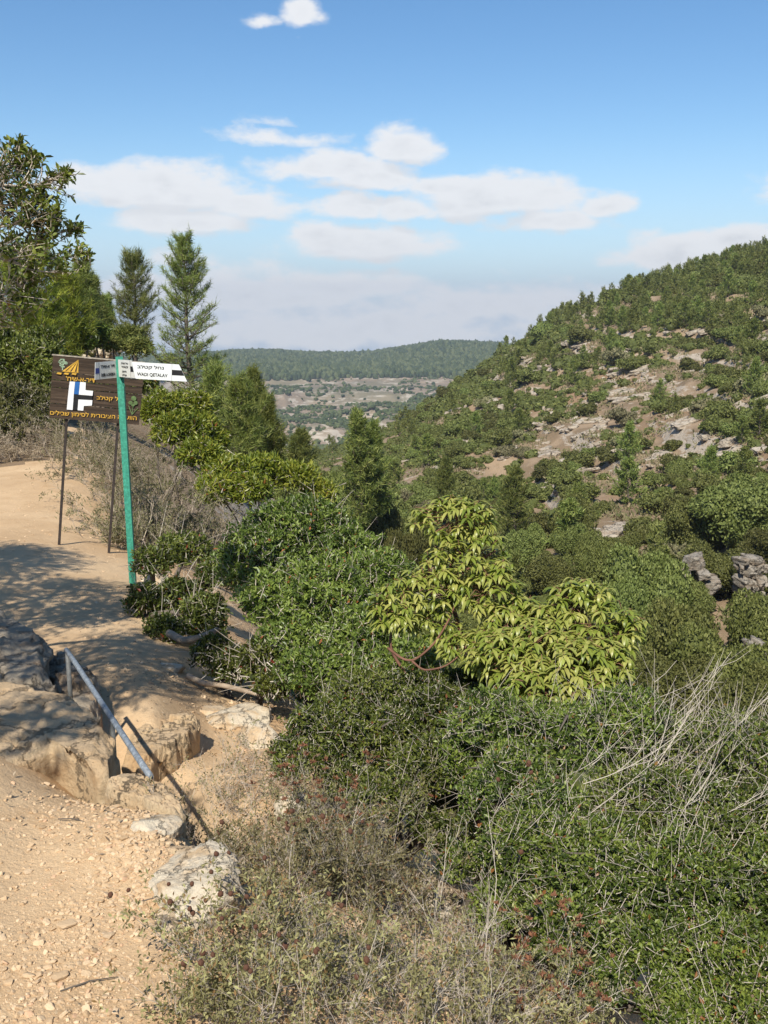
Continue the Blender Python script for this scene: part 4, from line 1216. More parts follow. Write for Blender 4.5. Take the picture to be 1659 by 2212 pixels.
def where(p):
    """tells which landmark on the slope a plant or rock lies next to, and on which side"""
    best, nm, off = 1e9, '', None
    a, e = math.atan2(p[0], p[1]), math.atan2(p[2], math.hypot(p[0], p[1]))
    for q, n in MARKS:
        qa, qe = math.atan2(q[0], q[1]), math.atan2(q[2], math.hypot(q[0], q[1]))
        d = math.hypot(a - qa, e - qe)
        if d < best: best, nm, off = d, n, (a - qa, e - qe)
    if best < math.radians(.45): return 'right at ' + nm
    ang = math.degrees(math.atan2(off[1], off[0]))
    side = ['right of', 'above and right of', 'above', 'above and left of', 'left of', 'below and left of', 'below', 'below and right of'][int(round(ang / 45)) % 8]
    return side + ' ' + nm
def hidden(pts, scale=0.86):
    """sight lines from the viewpoint that pass through the nearby shrubs"""
    h = np.zeros(len(pts), bool)
    ln = np.linalg.norm(pts, axis=1)
    u = pts / ln[:, None]
    for c, r in NEAR:
        q = u / (r * scale); o = c / (r * scale)
        a = (q * q).sum(1); b = q @ o; cc = (o * o).sum() - 1
        disc = b * b - a * cc
        h |= (disc > 0) & (b > 0) & (b / a < ln * 0.98)
    return h

def crown_mesh(name, nl, size, mat, seed, lobes=5, flat=0.8, core=True, wide=1.0, ls=0.2, lw=0.11, var0=0.5):
    """unit-sized shrub crown (about 1 m radius) standing on z=0, with many leaf faces"""
    g = np.random.default_rng(seed)
    lb = [(np.array([0, 0, .45 * flat]), np.array([.75, .75, .55 * flat]))]
    for i in range(lobes):
        a = i * 2.4 + g.uniform(-.5, .5); d = g.uniform(.35, .62)
        s = g.uniform(.32, .52)
        lb.append((np.array([math.cos(a) * d * wide, math.sin(a) * d, flat * g.uniform(.25, .85)]), np.array([s, s, s * .85 * flat])))
    p, out = shell(lb, nl, seed, fill=0.1, rough=0.4, lo=-.7)
    p[:, 2] = np.maximum(p[:, 2], 0.02)
    D = norm(out * .4 + rdir(nl, g) * .8 + np.array([0, 0, .3]))
    N = norm(out * .9 + np.array([0, 0, .35]) + g.normal(size=(nl, 3)) * .4)
    mb = MB()
    v, f = leaves_diamond(p - D * ls * .5, D, N, ls * g.uniform(.6, 1.3, nl), lw * g.uniform(.7, 1.3, nl), .1)
    mb.add(v, f, np.repeat(np.clip(var0 + .2 * g.normal(size=nl) + .3 * (vnoise(p * 4, seed) - .5), 0, .95), 4))
    if core:
        iv, jf = ICO[2]
        for c, r in lb:
            mb.add(np.maximum(c + iv * r * .62 * (1 + .3 * (vnoise(iv * 2.5 + c, seed) - .5))[:, None], [-9, -9, 0]), jf, np.clip(.2 + .3 * vnoise(iv * 3 + c, 3), 0, 1))
    return mb

HI = [crown_mesh('h', 1600, 1, 'scrub', 200 + i, 6 + i % 3, .75 + .12 * (i % 3), ls=.13, lw=.075, var0=.5) .mesh('crown', M['scrub']) for i in range(5)]
HG = [crown_mesh('h', 1100, 1, 'greyscrub', 210 + i, 6, .7, ls=.17, lw=.08).mesh('crown', M['greyscrub']) for i in range(2)]
STEMM = None
def stem_mesh():
    g = np.random.default_rng(4); mb = MB()
    for i in range(5):
        a = i * 1.3; e = np.array([math.cos(a) * .35, math.sin(a) * .35, .5])
        v, f = tubes(np.stack([np.array([0, 0, -.15]), e * .5 + [0, 0, .05], e])[None], np.array([[.05, .04, .02]]), 5); mb.add(v, f, .3)
    return mb.mesh('stem', M['bark'], True)
STEMM = stem_mesh()
PINES = []
for i in range(5):
    nd, wood = pine_mesh(1.0, 0.36 + .06 * (i % 3), 300 + i, nb=46, tuft=10, blades=8, nl=.085, nw=.018, base=.05, shape=.7 + .2 * (i % 3))
    PINES.append((mesh('crown', nd[0], nd[1], M['pine'], nd[2]), wood.mesh('trunk', M['pinebark'])))

def put(name, label, cat, pos, parts, scale, rotz, group, kinds=('stuff', None)):
    root = thing(name, label, cat, tuple(pos), group, (0, 0, rotz))
    root.scale = scale if isinstance(scale, tuple) else (scale,) * 3
    for (pn, me), k in zip(parts, kinds):
        link(pn, me, root, k)
    return root

# big gorge trees, seen one by one
GORGE = [  # px, py centre, r, radius px, squash, label
    (1390, 1250, 58, 95, 1.0, 'tallest rounded oak in the gorge, just below the pale scree'),
    (1330, 1310, 55, 75, 1.0, 'dark oak in the gorge left of the tallest rounded one'),
    (1480, 1380, 50, 105, 1.0, 'broad oak in the gorge in front of the shaded rock face'),
    (1400, 1380, 52, 80, .9, 'oak in the gorge directly above the arching twigs'),
    (1560, 1440, 46, 110, .9, 'green oak deep in the gorge near the right edge'),
    (1650, 1350, 54, 85, 1.0, 'oak at the right edge under the layered cliff'),
    (1450, 1470, 45, 95, .8, 'lowest oak in the gorge behind the bare arching stems'),
    (1280, 1195, 66, 45, 1.1, 'small round dark oak alone beside the red earth strip'),
    (1240, 1095, 88, 48, .9, 'dark leaning oak left of the layered rock band'),
    (1600, 1100, 76, 105, .75, 'wide oak above the gorge at the right edge'),
    (1500, 1130, 78, 70, .8, 'oak right of the layered rock band'),
    (1540, 1230, 66, 70, .9, 'brownish oak between the two small cliffs'),
    (1655, 1180, 70, 60, .9, 'oak above the layered cliff at the right edge'),
    (1190, 1240, 68, 60, .8, 'light oak right of the drooping-leaved tree top'),
    (1130, 1170, 80, 50, .9, 'dark oak behind the top of the drooping-leaved tree'),
    (1230, 1160, 78, 40, .8, 'oak below the dark leaning one'),
    (1340, 1175, 74, 46, .7, 'green bush under the layered rock band'),
    (820, 1130, 66, 60, .8, 'dark oak on the valley floor right of the central pine'),
    (690, 1050, 70, 60, .8, 'oak on the valley side left of the central pine'),
    (640, 1030, 80, 50, .8, 'oak behind the yellow-green bush at the valley head'),
    (880, 1150, 62, 50, .9, 'oak at the foot of the opposite slope near the central pine'),
    (1490, 1300, 60, 60, .9, 'dark oak beside the shaded rock face'),
    (1600, 1500, 42, 90, .8, 'oak low in the gorge at the right edge'),
    (1330, 1430, 50, 70, .8, 'oak in the gorge seen between the yellow leaves and the twigs'),
]
GTREE = []
for i in range(4):
    g_ = crown_mesh('g', 9000, 1, 'oak', 400 + i, 10, 1.0, ls=.062, lw=.036, var0=.5)
    GTREE.append(g_.mesh('crown', M['scrub']))
def gorge():
    g = np.random.default_rng(9)
    for i, (px, py, r, w, sq, lab) in enumerate(GORGE):
        c = P(px, py, r); k = mpp(px, py, r) * w
        zg = h1(c[0], c[1])
        top = c[2] + k * sq * .85
        bot = min(c[2] - k * sq * .75, zg + .5)
        hh = max((top - bot), k * 1.2)
        sc = (k * 1.12, k * 1.12, hh / 1.15)
        root = thing('oak_tree', lab, 'tree', (c[0], c[1], max(zg - .2, bot - 1.5)), 'oaks in the gorge', (0, 0, g.uniform(0, 6.28)))
        cr = link('crown', GTREE[i % 4], root, 'stuff'); cr.scale = sc; cr.location = (0, 0, bot - root.location.z)
        st = link('trunk', STEMM, root); st.scale = (k * .6, k * .6, max(hh * 1.2, 1.0)); st.location = (0, 0, 0)
        NEAR.append((c, np.array([k, k, k * sq]) * .8))
gorge()
for i, (px, t, b, r, w, lab) in enumerate((
    (778, 905, 1150, 62, 56, 'central dark pine standing in the valley with two pointed tops'),
    (810, 925, 1130, 64, 40, 'second top of the central valley pine group, slightly lower and to the right'),
    (1110, 1020, 1170, 84, 44, 'pine low on the opposite slope above the drooping-leaved tree'),
    (960, 1000, 1110, 100, 34, 'pine at the foot of the opposite slope left of the drooping-leaved tree'),
    (650, 945, 1020, 72, 34, 'small pine at the valley head right of the young pines'))):
    pine('pine_tree', lab, 'tree', px, t, b, r, w, 50 + i, nb=70, tuft=16, blades=10, nl=.42, nw=.055, base=0.04, shape=.75)

def hillside_plants():
    g = np.random.default_rng(17)
    # candidate spots on the ground of the opposite slope and valley
    n = 60000
    a = g.uniform(math.radians(-6), math.radians(24.5), n)
    r = np.sqrt(g.uniform(55 ** 2, 340 ** 2, n))
    x, y = r * np.sin(a), r * np.cos(a)
    z = height(x, y)
    # clearings: rocky and grassy places where little grows (world positions)
    clear = np.zeros(n)
    for px, py, rr, rx, ry, s in ((1330, 840, 185, 150, 45, .75), (1250, 960, 150, 110, 60, .8), (1180, 900, 172, 90, 45, .6), (1420, 930, 140, 150, 70, .85), (1520, 790, 180, 130, 40, .75),
                                  (1330, 1050, 108, 130, 70, .85), (1600, 950, 118, 90, 60, .7), (1500, 1030, 108, 80, 40, .6), (1380, 1120, 92, 130, 40, .95), (1300, 1190, 76, 80, 70, .85),
                                  (1560, 720, 180, 120, 22, .7), (1060, 1000, 146, 80, 40, .45), (1640, 660, 205, 60, 25, .6), (1100, 790, 280, 60, 20, .3), (1500, 850, 155, 150, 50, .7)):
        c = P(px, py, rr); k = mpp(px, py, rr)
        da = (a - math.atan2(c[0], c[1])) * rr / (rx * k)
        dr = (np.arctan2(z, r) - math.atan2(c[2], rr)) * rr / (ry * k)
        clear = np.maximum(clear, s * np.exp(-(da * da + dr * dr)))
    dens = sstep(fbm(np.c_[x / 14, y / 14, x * 0], 3, 5), .34, .6) * (1 - np.clip(clear * 1.3, 0, .97))
    dens = dens * (1 - 0.25 * sstep(r, 200, 300))
    keep = g.random(n) < dens
    x, y, z, a, r, cl = x[keep], y[keep], z[keep], a[keep], r[keep], clear[keep]
    # thin by spacing
    order = g.permutation(len(x))
    cell = {}
    sel = []
    R = np.clip(g.gamma(3.2, .4, len(x)), .5, 3.0) * np.where(r < 110, .95, 1.05)
    R = R * (1 - .35 * cl) * np.where((a < .03) & (r > 170), .55, 1.0)
    for i in order:
        kx, ky = int(x[i] // 4), int(y[i] // 4)
        ok = True
        for dx in (-1, 0, 1):
            for dy in (-1, 0, 1):
                for j in cell.get((kx + dx, ky + dy), ()):
                    if (x[i] - x[j]) ** 2 + (y[i] - y[j]) ** 2 < (.62 * (R[i] + R[j])) ** 2: ok = False; break
                if not ok: break
            if not ok: break
        if ok:
            cell.setdefault((kx, ky), []).append(i); sel.append(i)
    sel = np.array(sel)
    x, y, z, r, a, R = x[sel], y[sel], z[sel], r[sel], a[sel], R[sel]
    top = np.c_[x, y, z + R * .8]
    vis = visible(x, y, z + R * .9) & ~hidden(top) & (np.abs(a) < math.radians(22.2))
    isp = (g.random(len(x)) < np.where(a < .1, .012, .04)) 
    isp |= (r > 170) & (a > .16) & (np.degrees(np.arctan2(z, r)) > -1.2) & (g.random(len(x)) < .22)
    size = R / r
    sh = np.where(vis & ~isp)[0]; sh = sh[np.argsort(-size[sh])]
    pn = np.where(vis & isp)[0]; pn = pn[np.argsort(-size[pn])]
    ind_s, ind_p = sh[:290], pn[:150]
    rest = np.setdiff1d(np.arange(len(x)), np.concatenate([ind_s, ind_p]))
    print('scrub', len(x), 'vis', vis.sum(), 'pines', isp.sum())
    zones = lambda i: ('on the upper opposite slope' if z[i] > -4 else 'low on the opposite slope' if z[i] < -14 else 'halfway up the opposite slope')
    for q, i in enumerate(ind_s):
        grey = g.random() < .13
        rad = 'large' if R[i] > 1.8 else 'small' if R[i] < 1.1 else 'medium'
        col_ = 'grey-green' if grey else 'dark green'
        lab = f'{rad} {col_} shrub ' + where((x[i], y[i], z[i]))
        me = HG[q % 2] if grey else HI[q % 5]
        put('hillside_shrub', lab, 'shrub', (x[i], y[i], z[i] - .1), (('crown', me), ('stem', STEMM)), (R[i] * 1.1, R[i] * 1.1, R[i] * g.uniform(.95, 1.35)), g.uniform(0, 6.28), 'shrubs on the opposite slope')
    for q, i in enumerate(ind_p):
        H = g.uniform(2.6, 5.2)
        w = 'tall' if H > 4.4 else 'short' if H < 3.4 else 'mid-height'
        ridge = 'along the ridge' if r[i] > 235 else zones(i)
        lab = f'{w} green pine ' + where((x[i], y[i], z[i]))
        me, tr = PINES[q % 5]
        put('hillside_pine', lab, 'tree', (x[i], y[i], z[i] - .15), (('crown', me), ('trunk', tr)), (H * g.uniform(.9, 1.35), H * g.uniform(.9, 1.35), H), g.uniform(0, 6.28), 'pines on the opposite slope')
    # everything else is one low mass
    mb = MB()
    lo = [crown_mesh('l', 150, 1, 'scrub', 500 + i, 3, .8, ls=.34, lw=.21, core=False) for i in range(6)]
    lop = [pine_mesh(1.0, .4, 520 + i, nb=22, tuft=5, blades=5, nl=.13, nw=.035, base=.05, shape=.8) for i in range(4)]
    iv, jf = ICO[2]
    for q, i in enumerate(rest):
        if abs(a[i]) > math.radians(25): continue
        ca, sa = math.cos(q * 1.7), math.sin(q * 1.7)
        Rz = np.array([[ca, -sa, 0], [sa, ca, 0], [0, 0, 1]])
        if isp[i]:
            s = np.array([.9, .9, 1.0]) * g.uniform(3, 5)
            (pv, pf, pa), pw = lop[q % 4]
            mb.add((pv * s[0]) @ Rz.T + [x[i], y[i], z[i] - .1], pf, np.clip(pa + .1, 0, .95))
        else:
            k = lo[q % 6]
            mb.add((k.v[0] * [R[i] * 1.1, R[i] * 1.1, R[i] * 1.05]) @ Rz.T + [x[i], y[i], z[i] - .1], k.f[0], np.clip(k.a[0] + g.normal() * .12, 0, .95))
            cv = iv * np.array([.75, .75, .6]) * (1 + .3 * (vnoise(iv * 2.2 + q, 3) - .5))[:, None] + [0, 0, .3]
            mb.add(cv * R[i] + [x[i], y[i], z[i] - .1], jf, .25)
    # scrub on the near side of the valley, down behind the foreground shrubs
    n2 = 900
    a2 = g.uniform(math.radians(-4), math.radians(32), n2); r2 = np.sqrt(g.uniform(7.5 ** 2, 56 ** 2, n2))
    x2, y2 = r2 * np.sin(a2), r2 * np.cos(a2); z2 = height(x2, y2); R2 = g.uniform(.6, 1.5, n2) * np.clip(r2 / 16, .55, 1.15)
    top2 = np.c_[x2, y2, z2 + R2 * 1.15]
    see = visible(x2, y2, z2 + R2 * 1.15) & ~hidden(top2, .95) & (np.abs(a2) < math.radians(22.5)) & (r2 < 40)
    for q in np.where(~see)[0]:
        k = lo[q % 6]
        mb.add((k.v[0] * R2[q]) + [x2[q], y2[q], z2[q] - .1], k.f[0], np.clip(k.a[0] + g.normal() * .12, 0, .95))
        mb.add((iv * np.array([.72, .72, .5]) * (1 + .3 * (vnoise(iv * 2.2 + q, 3) - .5))[:, None] + [0, 0, .3]) * R2[q] + [x2[q], y2[q], z2[q] - .1], jf, .25)
    o = link('hillside_scrub', mb.mesh('hillside_scrub', M['scrub']), kind='stuff')
    # low undergrowth: small tufts
    n = 16000
    a = g.uniform(math.radians(-6), math.radians(24.5), n); r = np.sqrt(g.uniform(50 ** 2, 290 ** 2, n))
    xx, yy = r * np.sin(a), r * np.cos(a); zz = height(xx, yy)
    dd = fbm(np.c_[xx / 9, yy / 9, xx * 0 + 3], 3, 8)
    kp = (dd > .46) & visible(xx, yy, zz + .5); xx, yy, zz, r = xx[kp], yy[kp], zz[kp], r[kp]
    m = len(xx); kk = 9
    base = np.repeat(np.c_[xx, yy, zz], kk, 0) + g.normal(size=(m * kk, 3)) * np.array([.45, .45, .05])
    D = norm(rdir(m * kk, g) + np.array([0, 0, .8]))
    v, f = leaves_diamond(base, D, norm(rdir(m * kk, g) + [0, -.3, .8]), g.uniform(.3, .7, m * kk), g.uniform(.15, .3, m * kk))
    link('hillside_undergrowth', mesh('hillside_undergrowth', v, f, M['undergrowth'], np.repeat(np.repeat(g.uniform(.1, .9, m), kk), 4)), kind='stuff')
hillside_plants()

def far_plants():
    g = np.random.default_rng(23)
    n = 90000
    a = g.uniform(math.radians(-17), math.radians(9), n)
    r = np.exp(g.uniform(math.log(600), math.log(2350), n))
    x, y = r * np.sin(a), r * np.cos(a); z = height(x, y)
    el = np.degrees(np.arctan2(z, r))
    forest = sstep(el + .35 * (fbm(np.c_[x / 120, y / 120, x * 0], 3, 3) - .5), -4.0, -3.8)
    mid = np.exp(-((r - 1120) / 90) ** 2)
    dens = np.maximum(.07 + .4 * sstep(fbm(np.c_[x / 45, y / 45, x * 0], 4, 6), .46, .6), .9 * forest)
    dens = np.maximum(dens, .65 * mid) * (1 - .75 * np.exp(-((el + 4.15) / .18) ** 2))
    keep = (g.random(n) < dens * np.clip(r / 1700, .35, 1)) & visible(x, y, z + 5)
    x, y, z, r, fo = x[keep], y[keep], z[keep], r[keep], forest[keep]
    m = len(x); print('far plants', m)
    iv, jf = ICO[1]
    s = np.where(g.random(m) < fo, g.uniform(3.0, 5.5, m), g.uniform(1.5, 3.6, m))
    hsc = np.where(fo > .5, g.uniform(1.0, 1.6, m), g.uniform(.6, .9, m))
    nv = len(iv)
    j = 1 + .5 * (g.random((m, nv, 1)) - .5)
    V = iv[None] * j * s[:, None, None] * np.stack([np.ones(m), np.ones(m), hsc], 1)[:, None, :] + np.stack([x, y, z + s * .5 * hsc], 1)[:, None, :]
    F = (jf[None] + (np.arange(m) * nv)[:, None, None]).reshape(-1, 3)
    link('far_scrub', mesh('far_scrub', V.reshape(-1, 3), F, M['far_scrub'], np.repeat(g.random(m), nv)), kind='stuff')
far_plants()

# ------------------------------------------------------------------ rocks
def rock_geo(seed, sub=4, cuts=14, rough=.1, flat_top=None, layered=0.0, freq=2.0, boxy=False):
    g = np.random.default_rng(seed)
    v, f = ICO[sub]
    pn = rdir(cuts, g); hh = g.uniform(.62, .95, cuts)
    if boxy:
        ax = np.array([[1, 0, 0], [-1, 0, 0], [0, 1, 0], [0, -1, 0], [0, 0, 1], [0, 0, -1.0]])
        pn = np.r_[norm(ax + g.normal(size=(6, 3)) * .13), pn]; hh = np.r_[g.uniform(.6, .72, 6), hh + .12]
    if flat_top is not None:
        pn = np.r_[pn, [[g.normal() * .06, g.normal() * .06, 1]]]; pn = norm(pn); hh = np.r_[hh, flat_top]
    d = v @ pn.T
    with np.errstate(divide='ignore'):
        t = np.where(d > 1e-3, hh[None] / np.maximum(d, 1e-3), 9.0)
    r = np.minimum(t.min(1), 1.08)
    p = v * r[:, None]
    p = p + v * (rough * 2.2 * (fbm(p * freq + seed, 4, seed % 50) - .5))[:, None]
    p = p + v * (rough * .7 * (np.abs(fbm(p * freq * 4 + seed, 3, seed % 50 + 3) - .5) * 2 - .3))[:, None]
    if layered:
        zz = p[:, 2] * 4.5 + .6 * vnoise(p * 1.4, 4)
        p[:, :2] *= (1 + layered * (np.abs((zz % 1) - .5) * 2 - .5) + layered * .8 * (_hash(np.floor(zz).astype(int), np.zeros(len(zz), int), np.zeros(len(zz), int), seed) - .5))[:, None]
    return p, f
def rock(name, label, pos, size, seed, mat, sub=5, rotz=0, tilt=(0, 0), cat='rock', group=None, **kw):
    v, f = rock_geo(seed, sub, **kw)
    R_ = np.array(Euler((tilt[0], tilt[1], rotz)).to_matrix())
    v = (v * np.array(size)) @ R_.T
    o = link(name, mesh(name, v, f, M[mat], smooth=False))
    for pl in o.data.polygons: pass
    o.data.polygons.foreach_set('use_smooth', np.ones(len(o.data.polygons), bool))
    o.location = pos
    return tag(o, label, cat, group)
def slab(name, label, outline, ztop, depth, seed, mat, cat='rock', bump=.03, rim=.05, dome=.03, jag=.04, slope=(0, 0), nb=200, nr=40, strata=0.0):
    """a bedded rock with an uneven outline (ground positions), a worn top and broken sides"""
    g = np.random.default_rng(seed)
    o = np.array(outline)
    n = len(o); t = np.linspace(0, n, nb, endpoint=False); i = t.astype(int); fr = (t - i)[:, None]
    b = o[i] * (1 - fr) + o[(i + 1) % n] * fr
    for _ in range(2): b = (np.roll(b, 1, 0) + 2 * b + np.roll(b, -1, 0)) / 4
    c = b.mean(0)
    sz = np.linalg.norm(b - c, axis=1).mean()
    d = norm(b - c)
    jg = jag * 2 * (fbm(np.c_[b / (sz * .35), np.full(nb, seed)], 4, seed % 60) - .5)
    rings = []
    for s_ in np.linspace(.03, 1, nr):
        q = c + (b - c) * s_ + d * (jg * s_ ** 3)[:, None]
        edge = sstep(s_, .8, 1.0)
        z = ztop + dome * (1 - s_ ** 2) - rim * edge ** 2 + slope[0] * (q[:, 0] - c[0]) + slope[1] * (q[:, 1] - c[1])
        rings.append(np.c_[q, z])
    last = rings[-1]
    nk = 26
    am = min(sz, .6)
    for k_ in range(1, nk):
        w = k_ / (nk - 1)
        q = last.copy()
        zz = np.full(nb, w * depth)
        lay = np.floor(zz / .09 + 1.5 * vnoise(np.c_[b / (am * .9), zz], seed % 40 + 3))
        out = -jg * min(1, w * 1.3) + am * (.10 * w + .34 * min(1, w * 5) * (fbm(np.c_[b / (am * .55), zz / (am * .4)], 4, seed % 40 + 7) - .55)
               + .10 * min(1, w * 6) * (_hash(lay.astype(int), np.zeros(nb, int), np.zeros(nb, int), seed) - .5))
        q[:, :2] += d * out[:, None]; q[:, 2] -= depth * w
        rings.append(q)
    V = np.stack(rings)
    flat = V.reshape(-1, 3)
    nz = fbm(flat / (sz * .5) + seed, 4, seed % 33) - .5
    cr = np.abs(fbm(flat / (sz * .25) + seed, 3, seed % 33 + 9) - .5)
    flat[:, 2] += bump * 2.2 * nz - bump * .5 * (1 - sstep(cr, 0, .1))
    if strata:
        wz = flat[:, 2] + .5 * strata * nz; fq = wz / strata; ff = fq - np.floor(fq)
        top = np.arange(len(flat)) < nr * nb
        flat[:, 2] = np.where(top, flat[:, 2] + (sstep(ff, .62, .95) - ff) * strata * .8, flat[:, 2])
    m = len(rings); idx = np.arange(m * nb).reshape(m, nb)
    q = np.stack([idx[:-1], idx[1:], np.roll(idx[1:], -1, 1), np.roll(idx[:-1], -1, 1)], -1).reshape(-1, 4)
    org = np.array([c[0], c[1], ztop])
    f2 = [q, idx[0][None]]
    ob = link(name, mesh(name, flat - org, f2, M[mat], smooth=True)); ob.location = org
    return tag(ob, label, cat)
def at_z(px, py, z):
    d = ray(px, py)
    return (d * (z / d[2]))[:2]
def on(px, py, r, dz=0.0):
    p = P(px, py, r); p[2] = h1(p[0], p[1]) + dz
    return p
slab('ledge_rock', 'big dusty rock shelf on the left, its straight edge dropping beside the steel pipe', [at_z(x, y, -1.62) for x, y in
     ((-330, 1500), (-120, 1470), (10, 1466), (70, 1474), (150, 1494), (200, 1528), (236, 1572), (243, 1600), (238, 1650), (205, 1655), (170, 1625), (110, 1600), (50, 1625), (-40, 1660), (-250, 1700))], -1.615, .6, 601, 'rock_plateau', bump=.024, rim=.03, dome=.015, jag=.06, strata=.02)
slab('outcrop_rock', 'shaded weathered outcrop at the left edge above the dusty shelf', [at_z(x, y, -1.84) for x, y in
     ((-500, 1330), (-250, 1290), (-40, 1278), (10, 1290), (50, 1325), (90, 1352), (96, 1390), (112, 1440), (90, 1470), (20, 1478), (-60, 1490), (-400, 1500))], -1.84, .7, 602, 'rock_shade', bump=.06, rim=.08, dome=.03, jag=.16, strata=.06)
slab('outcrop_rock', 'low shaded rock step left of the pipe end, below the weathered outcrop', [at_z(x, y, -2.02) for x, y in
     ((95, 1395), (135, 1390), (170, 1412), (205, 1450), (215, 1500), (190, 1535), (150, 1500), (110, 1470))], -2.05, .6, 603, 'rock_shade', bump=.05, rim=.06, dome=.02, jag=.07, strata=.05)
slab('step_rock', 'broad tan rock step across the lower path with a rough front face', [at_z(x, y, -2.2) for x, y in
     ((278, 1575), (310, 1552), (360, 1540), (405, 1532), (428, 1545), (420, 1572), (392, 1588), (352, 1612), (318, 1640), (292, 1655), (270, 1630))], -2.2, .6, 604, 'rock_plateau', bump=.03, rim=.05, dome=.01, jag=.07, strata=.04)
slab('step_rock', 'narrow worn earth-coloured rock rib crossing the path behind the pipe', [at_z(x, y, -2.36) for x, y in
     ((215, 1505), (250, 1492), (300, 1482), (335, 1470), (345, 1478), (320, 1492), (270, 1510), (225, 1525))], -2.37, .3, 614, 'rock_shade', bump=.03, rim=.03, dome=.0, jag=.05)
rock('pale_slab', 'pale cream rock slab beside the path under the roots of the small bush', on(515, 1525, 5.85, .0), (.24, .2, .1), 605, 'rock_pale', sub=5, rotz=-.2, cuts=12, rough=.12, flat_top=.8)
rock('pale_slab', 'second pale rock jutting out below the cream slab at the shrub edge', on(560, 1580, 5.3, .0), (.13, .13, .12), 606, 'rock_pale', sub=5, cuts=12, rough=.12)
rock('pale_slab', 'tan rock ledge left of the cream slab, in the worn gully', on(460, 1505, 5.95, -.02), (.16, .12, .08), 616, 'rock_near', sub=5, cuts=12, rough=.12)
rock('flat_stone', 'flat yellowish stone bedded in the lower path near the small bush', on(365, 1428, 6.75, -.01), (.13, .1, .05), 607, 'rock_pale', sub=4, cuts=10, rough=.1, flat_top=.7)
rock('boulder', 'lichened boulder with white streaks at the path edge, behind the seed-head bush', on(418, 1890, 2.75, -.01), (.19, .17, .15), 608, 'rock_pale', sub=6, rotz=.5, cuts=13, rough=.13)
rock('boulder', 'lower apron of stone sloping from the lichened boulder to the path', on(370, 1975, 2.6, -.035), (.11, .09, .06), 618, 'rock_near', sub=5, cuts=10, rough=.1)
rock('lichen_stone', 'half-buried stone with white and dark grey lichen at the drop of the path', on(335, 1745, 3.05, -.02), (.085, .075, .055), 609, 'rock_pale', sub=5, rotz=.4, cuts=12, rough=.14)
rock('lichen_stone', 'tan stone at the brink between the lichened stone and the boulder', on(372, 1795, 2.93, -.005), (.05, .04, .022), 619, 'rock_plateau', sub=4, cuts=12, rough=.1)
slab('brink_rock', 'pale rough brink of the path where the pipe end rests', [at_z(x, y, -1.62) for x, y in
     ((222, 1672), (262, 1660), (300, 1662), (335, 1674), (378, 1700), (402, 1732), (380, 1752), (335, 1735), (290, 1712), (240, 1700))], -1.625, .55, 620, 'rock_plateau', bump=.02, rim=.03, dome=.0, jag=.04)
rock('narrow_rock', 'narrow upright pale rock under the left end of the green shrub', on(632, 1740, 3.95, -.05), (.10, .1, .21), 610, 'rock_pale', sub=5, rotz=.3, cuts=12, rough=.13)
rock('pale_stone', 'pale stone at the mouth of the dark hollow', on(940, 1890, 3.05, .0), (.06, .05, .075), 611, 'rock_pale', sub=4, cuts=12, rough=.13)
rock('pale_stone', 'whitish stone on the ground under the bare pale-stemmed bush', on(1125, 2150, 2.5, .0), (.06, .06, .055), 612, 'rock_pale', sub=4, cuts=12, rough=.13)
rock('pale_stone', 'whitish stone behind the twigs of the sparse bush', on(720, 2110, 2.42, -.01), (.10, .08, .06), 613, 'rock_pale', sub=4, cuts=12, rough=.13)
rock('pale_stone', 'pale stone by the foot of the green signpost bush', on(325, 1215, 9.9, .0), (.16, .14, .1), 615, 'rock_pale', sub=4, cuts=12, rough=.13)
# cliffs and outcrops on the far side
def cliff(label, px, py, r, w, h, seed, layers=4, band=False, mat='rock_far'):
    g = np.random.default_rng(seed)
    c = P(px, py, r); k = mpp(px, py, r)
    root = thing('cliff', label, 'cliff', tuple(c))
    W, Hh = w * k, h * k
    zb = -Hh / 2
    for j in range(layers):
        lh = Hh / layers * g.uniform(.7, 1.3)
        wl = W * g.uniform(.5, 1.0)
        x = -wl / 2 + g.normal() * W * .05
        x1 = x + wl
        while x < x1:
            bw = g.uniform(.35, 1.5) * max(W / 9, lh * .7)
            if g.random() < .93:
                v, f = rock_geo(int(g.integers(1, 900)), 4, cuts=8, rough=.16, boxy=True, layered=.1)
                sc = np.array([bw * 1.05, g.uniform(.9, 1.3), lh * g.uniform(.72, .95)])
                o = link('rock_block', mesh('rock_block', v * sc, f, M[mat], smooth=True), root)
                o.location = (x + bw / 2, g.uniform(-.5, .5) + .9 + j * Hh / layers * .35, zb + lh / 2 + g.normal() * .05 * lh)
                if band:
                    wx, wy = c[0] + o.location.x, c[1] + o.location.y + j * 1.3 + .5 * math.sin(o.location.x * 1.3)
                    o.location = (wx - c[0], wy - c[1], h1(wx, wy) - c[2] + lh * .12 + g.normal() * .1)
                o.rotation_euler = (g.normal() * .09, -.08 + g.normal() * .1, g.normal() * .25)
            x += bw
        zb += lh * .95
    return root
M['rock_gorge'] = rock_mat('shaded_limestone', (0.34, 0.30, 0.24), (0.26, 0.2, 0.14), (0.14, 0.13, 0.115), .5, .8, True)  # gorge shade mixed into a darker limestone
cliff('layered rock band across the slope between the dark leaning oak and the wide oak', 1350, 1112, 86, 190, 66, 701, 4, True)
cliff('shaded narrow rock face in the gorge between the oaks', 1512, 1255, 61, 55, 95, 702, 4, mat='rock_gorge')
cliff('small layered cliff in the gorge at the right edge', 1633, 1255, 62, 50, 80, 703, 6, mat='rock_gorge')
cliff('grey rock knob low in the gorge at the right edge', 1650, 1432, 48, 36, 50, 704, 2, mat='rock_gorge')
cliff('short broken rock face under the layered band, left of the small green bush', 1270, 1145, 81, 60, 45, 705, 3, True)
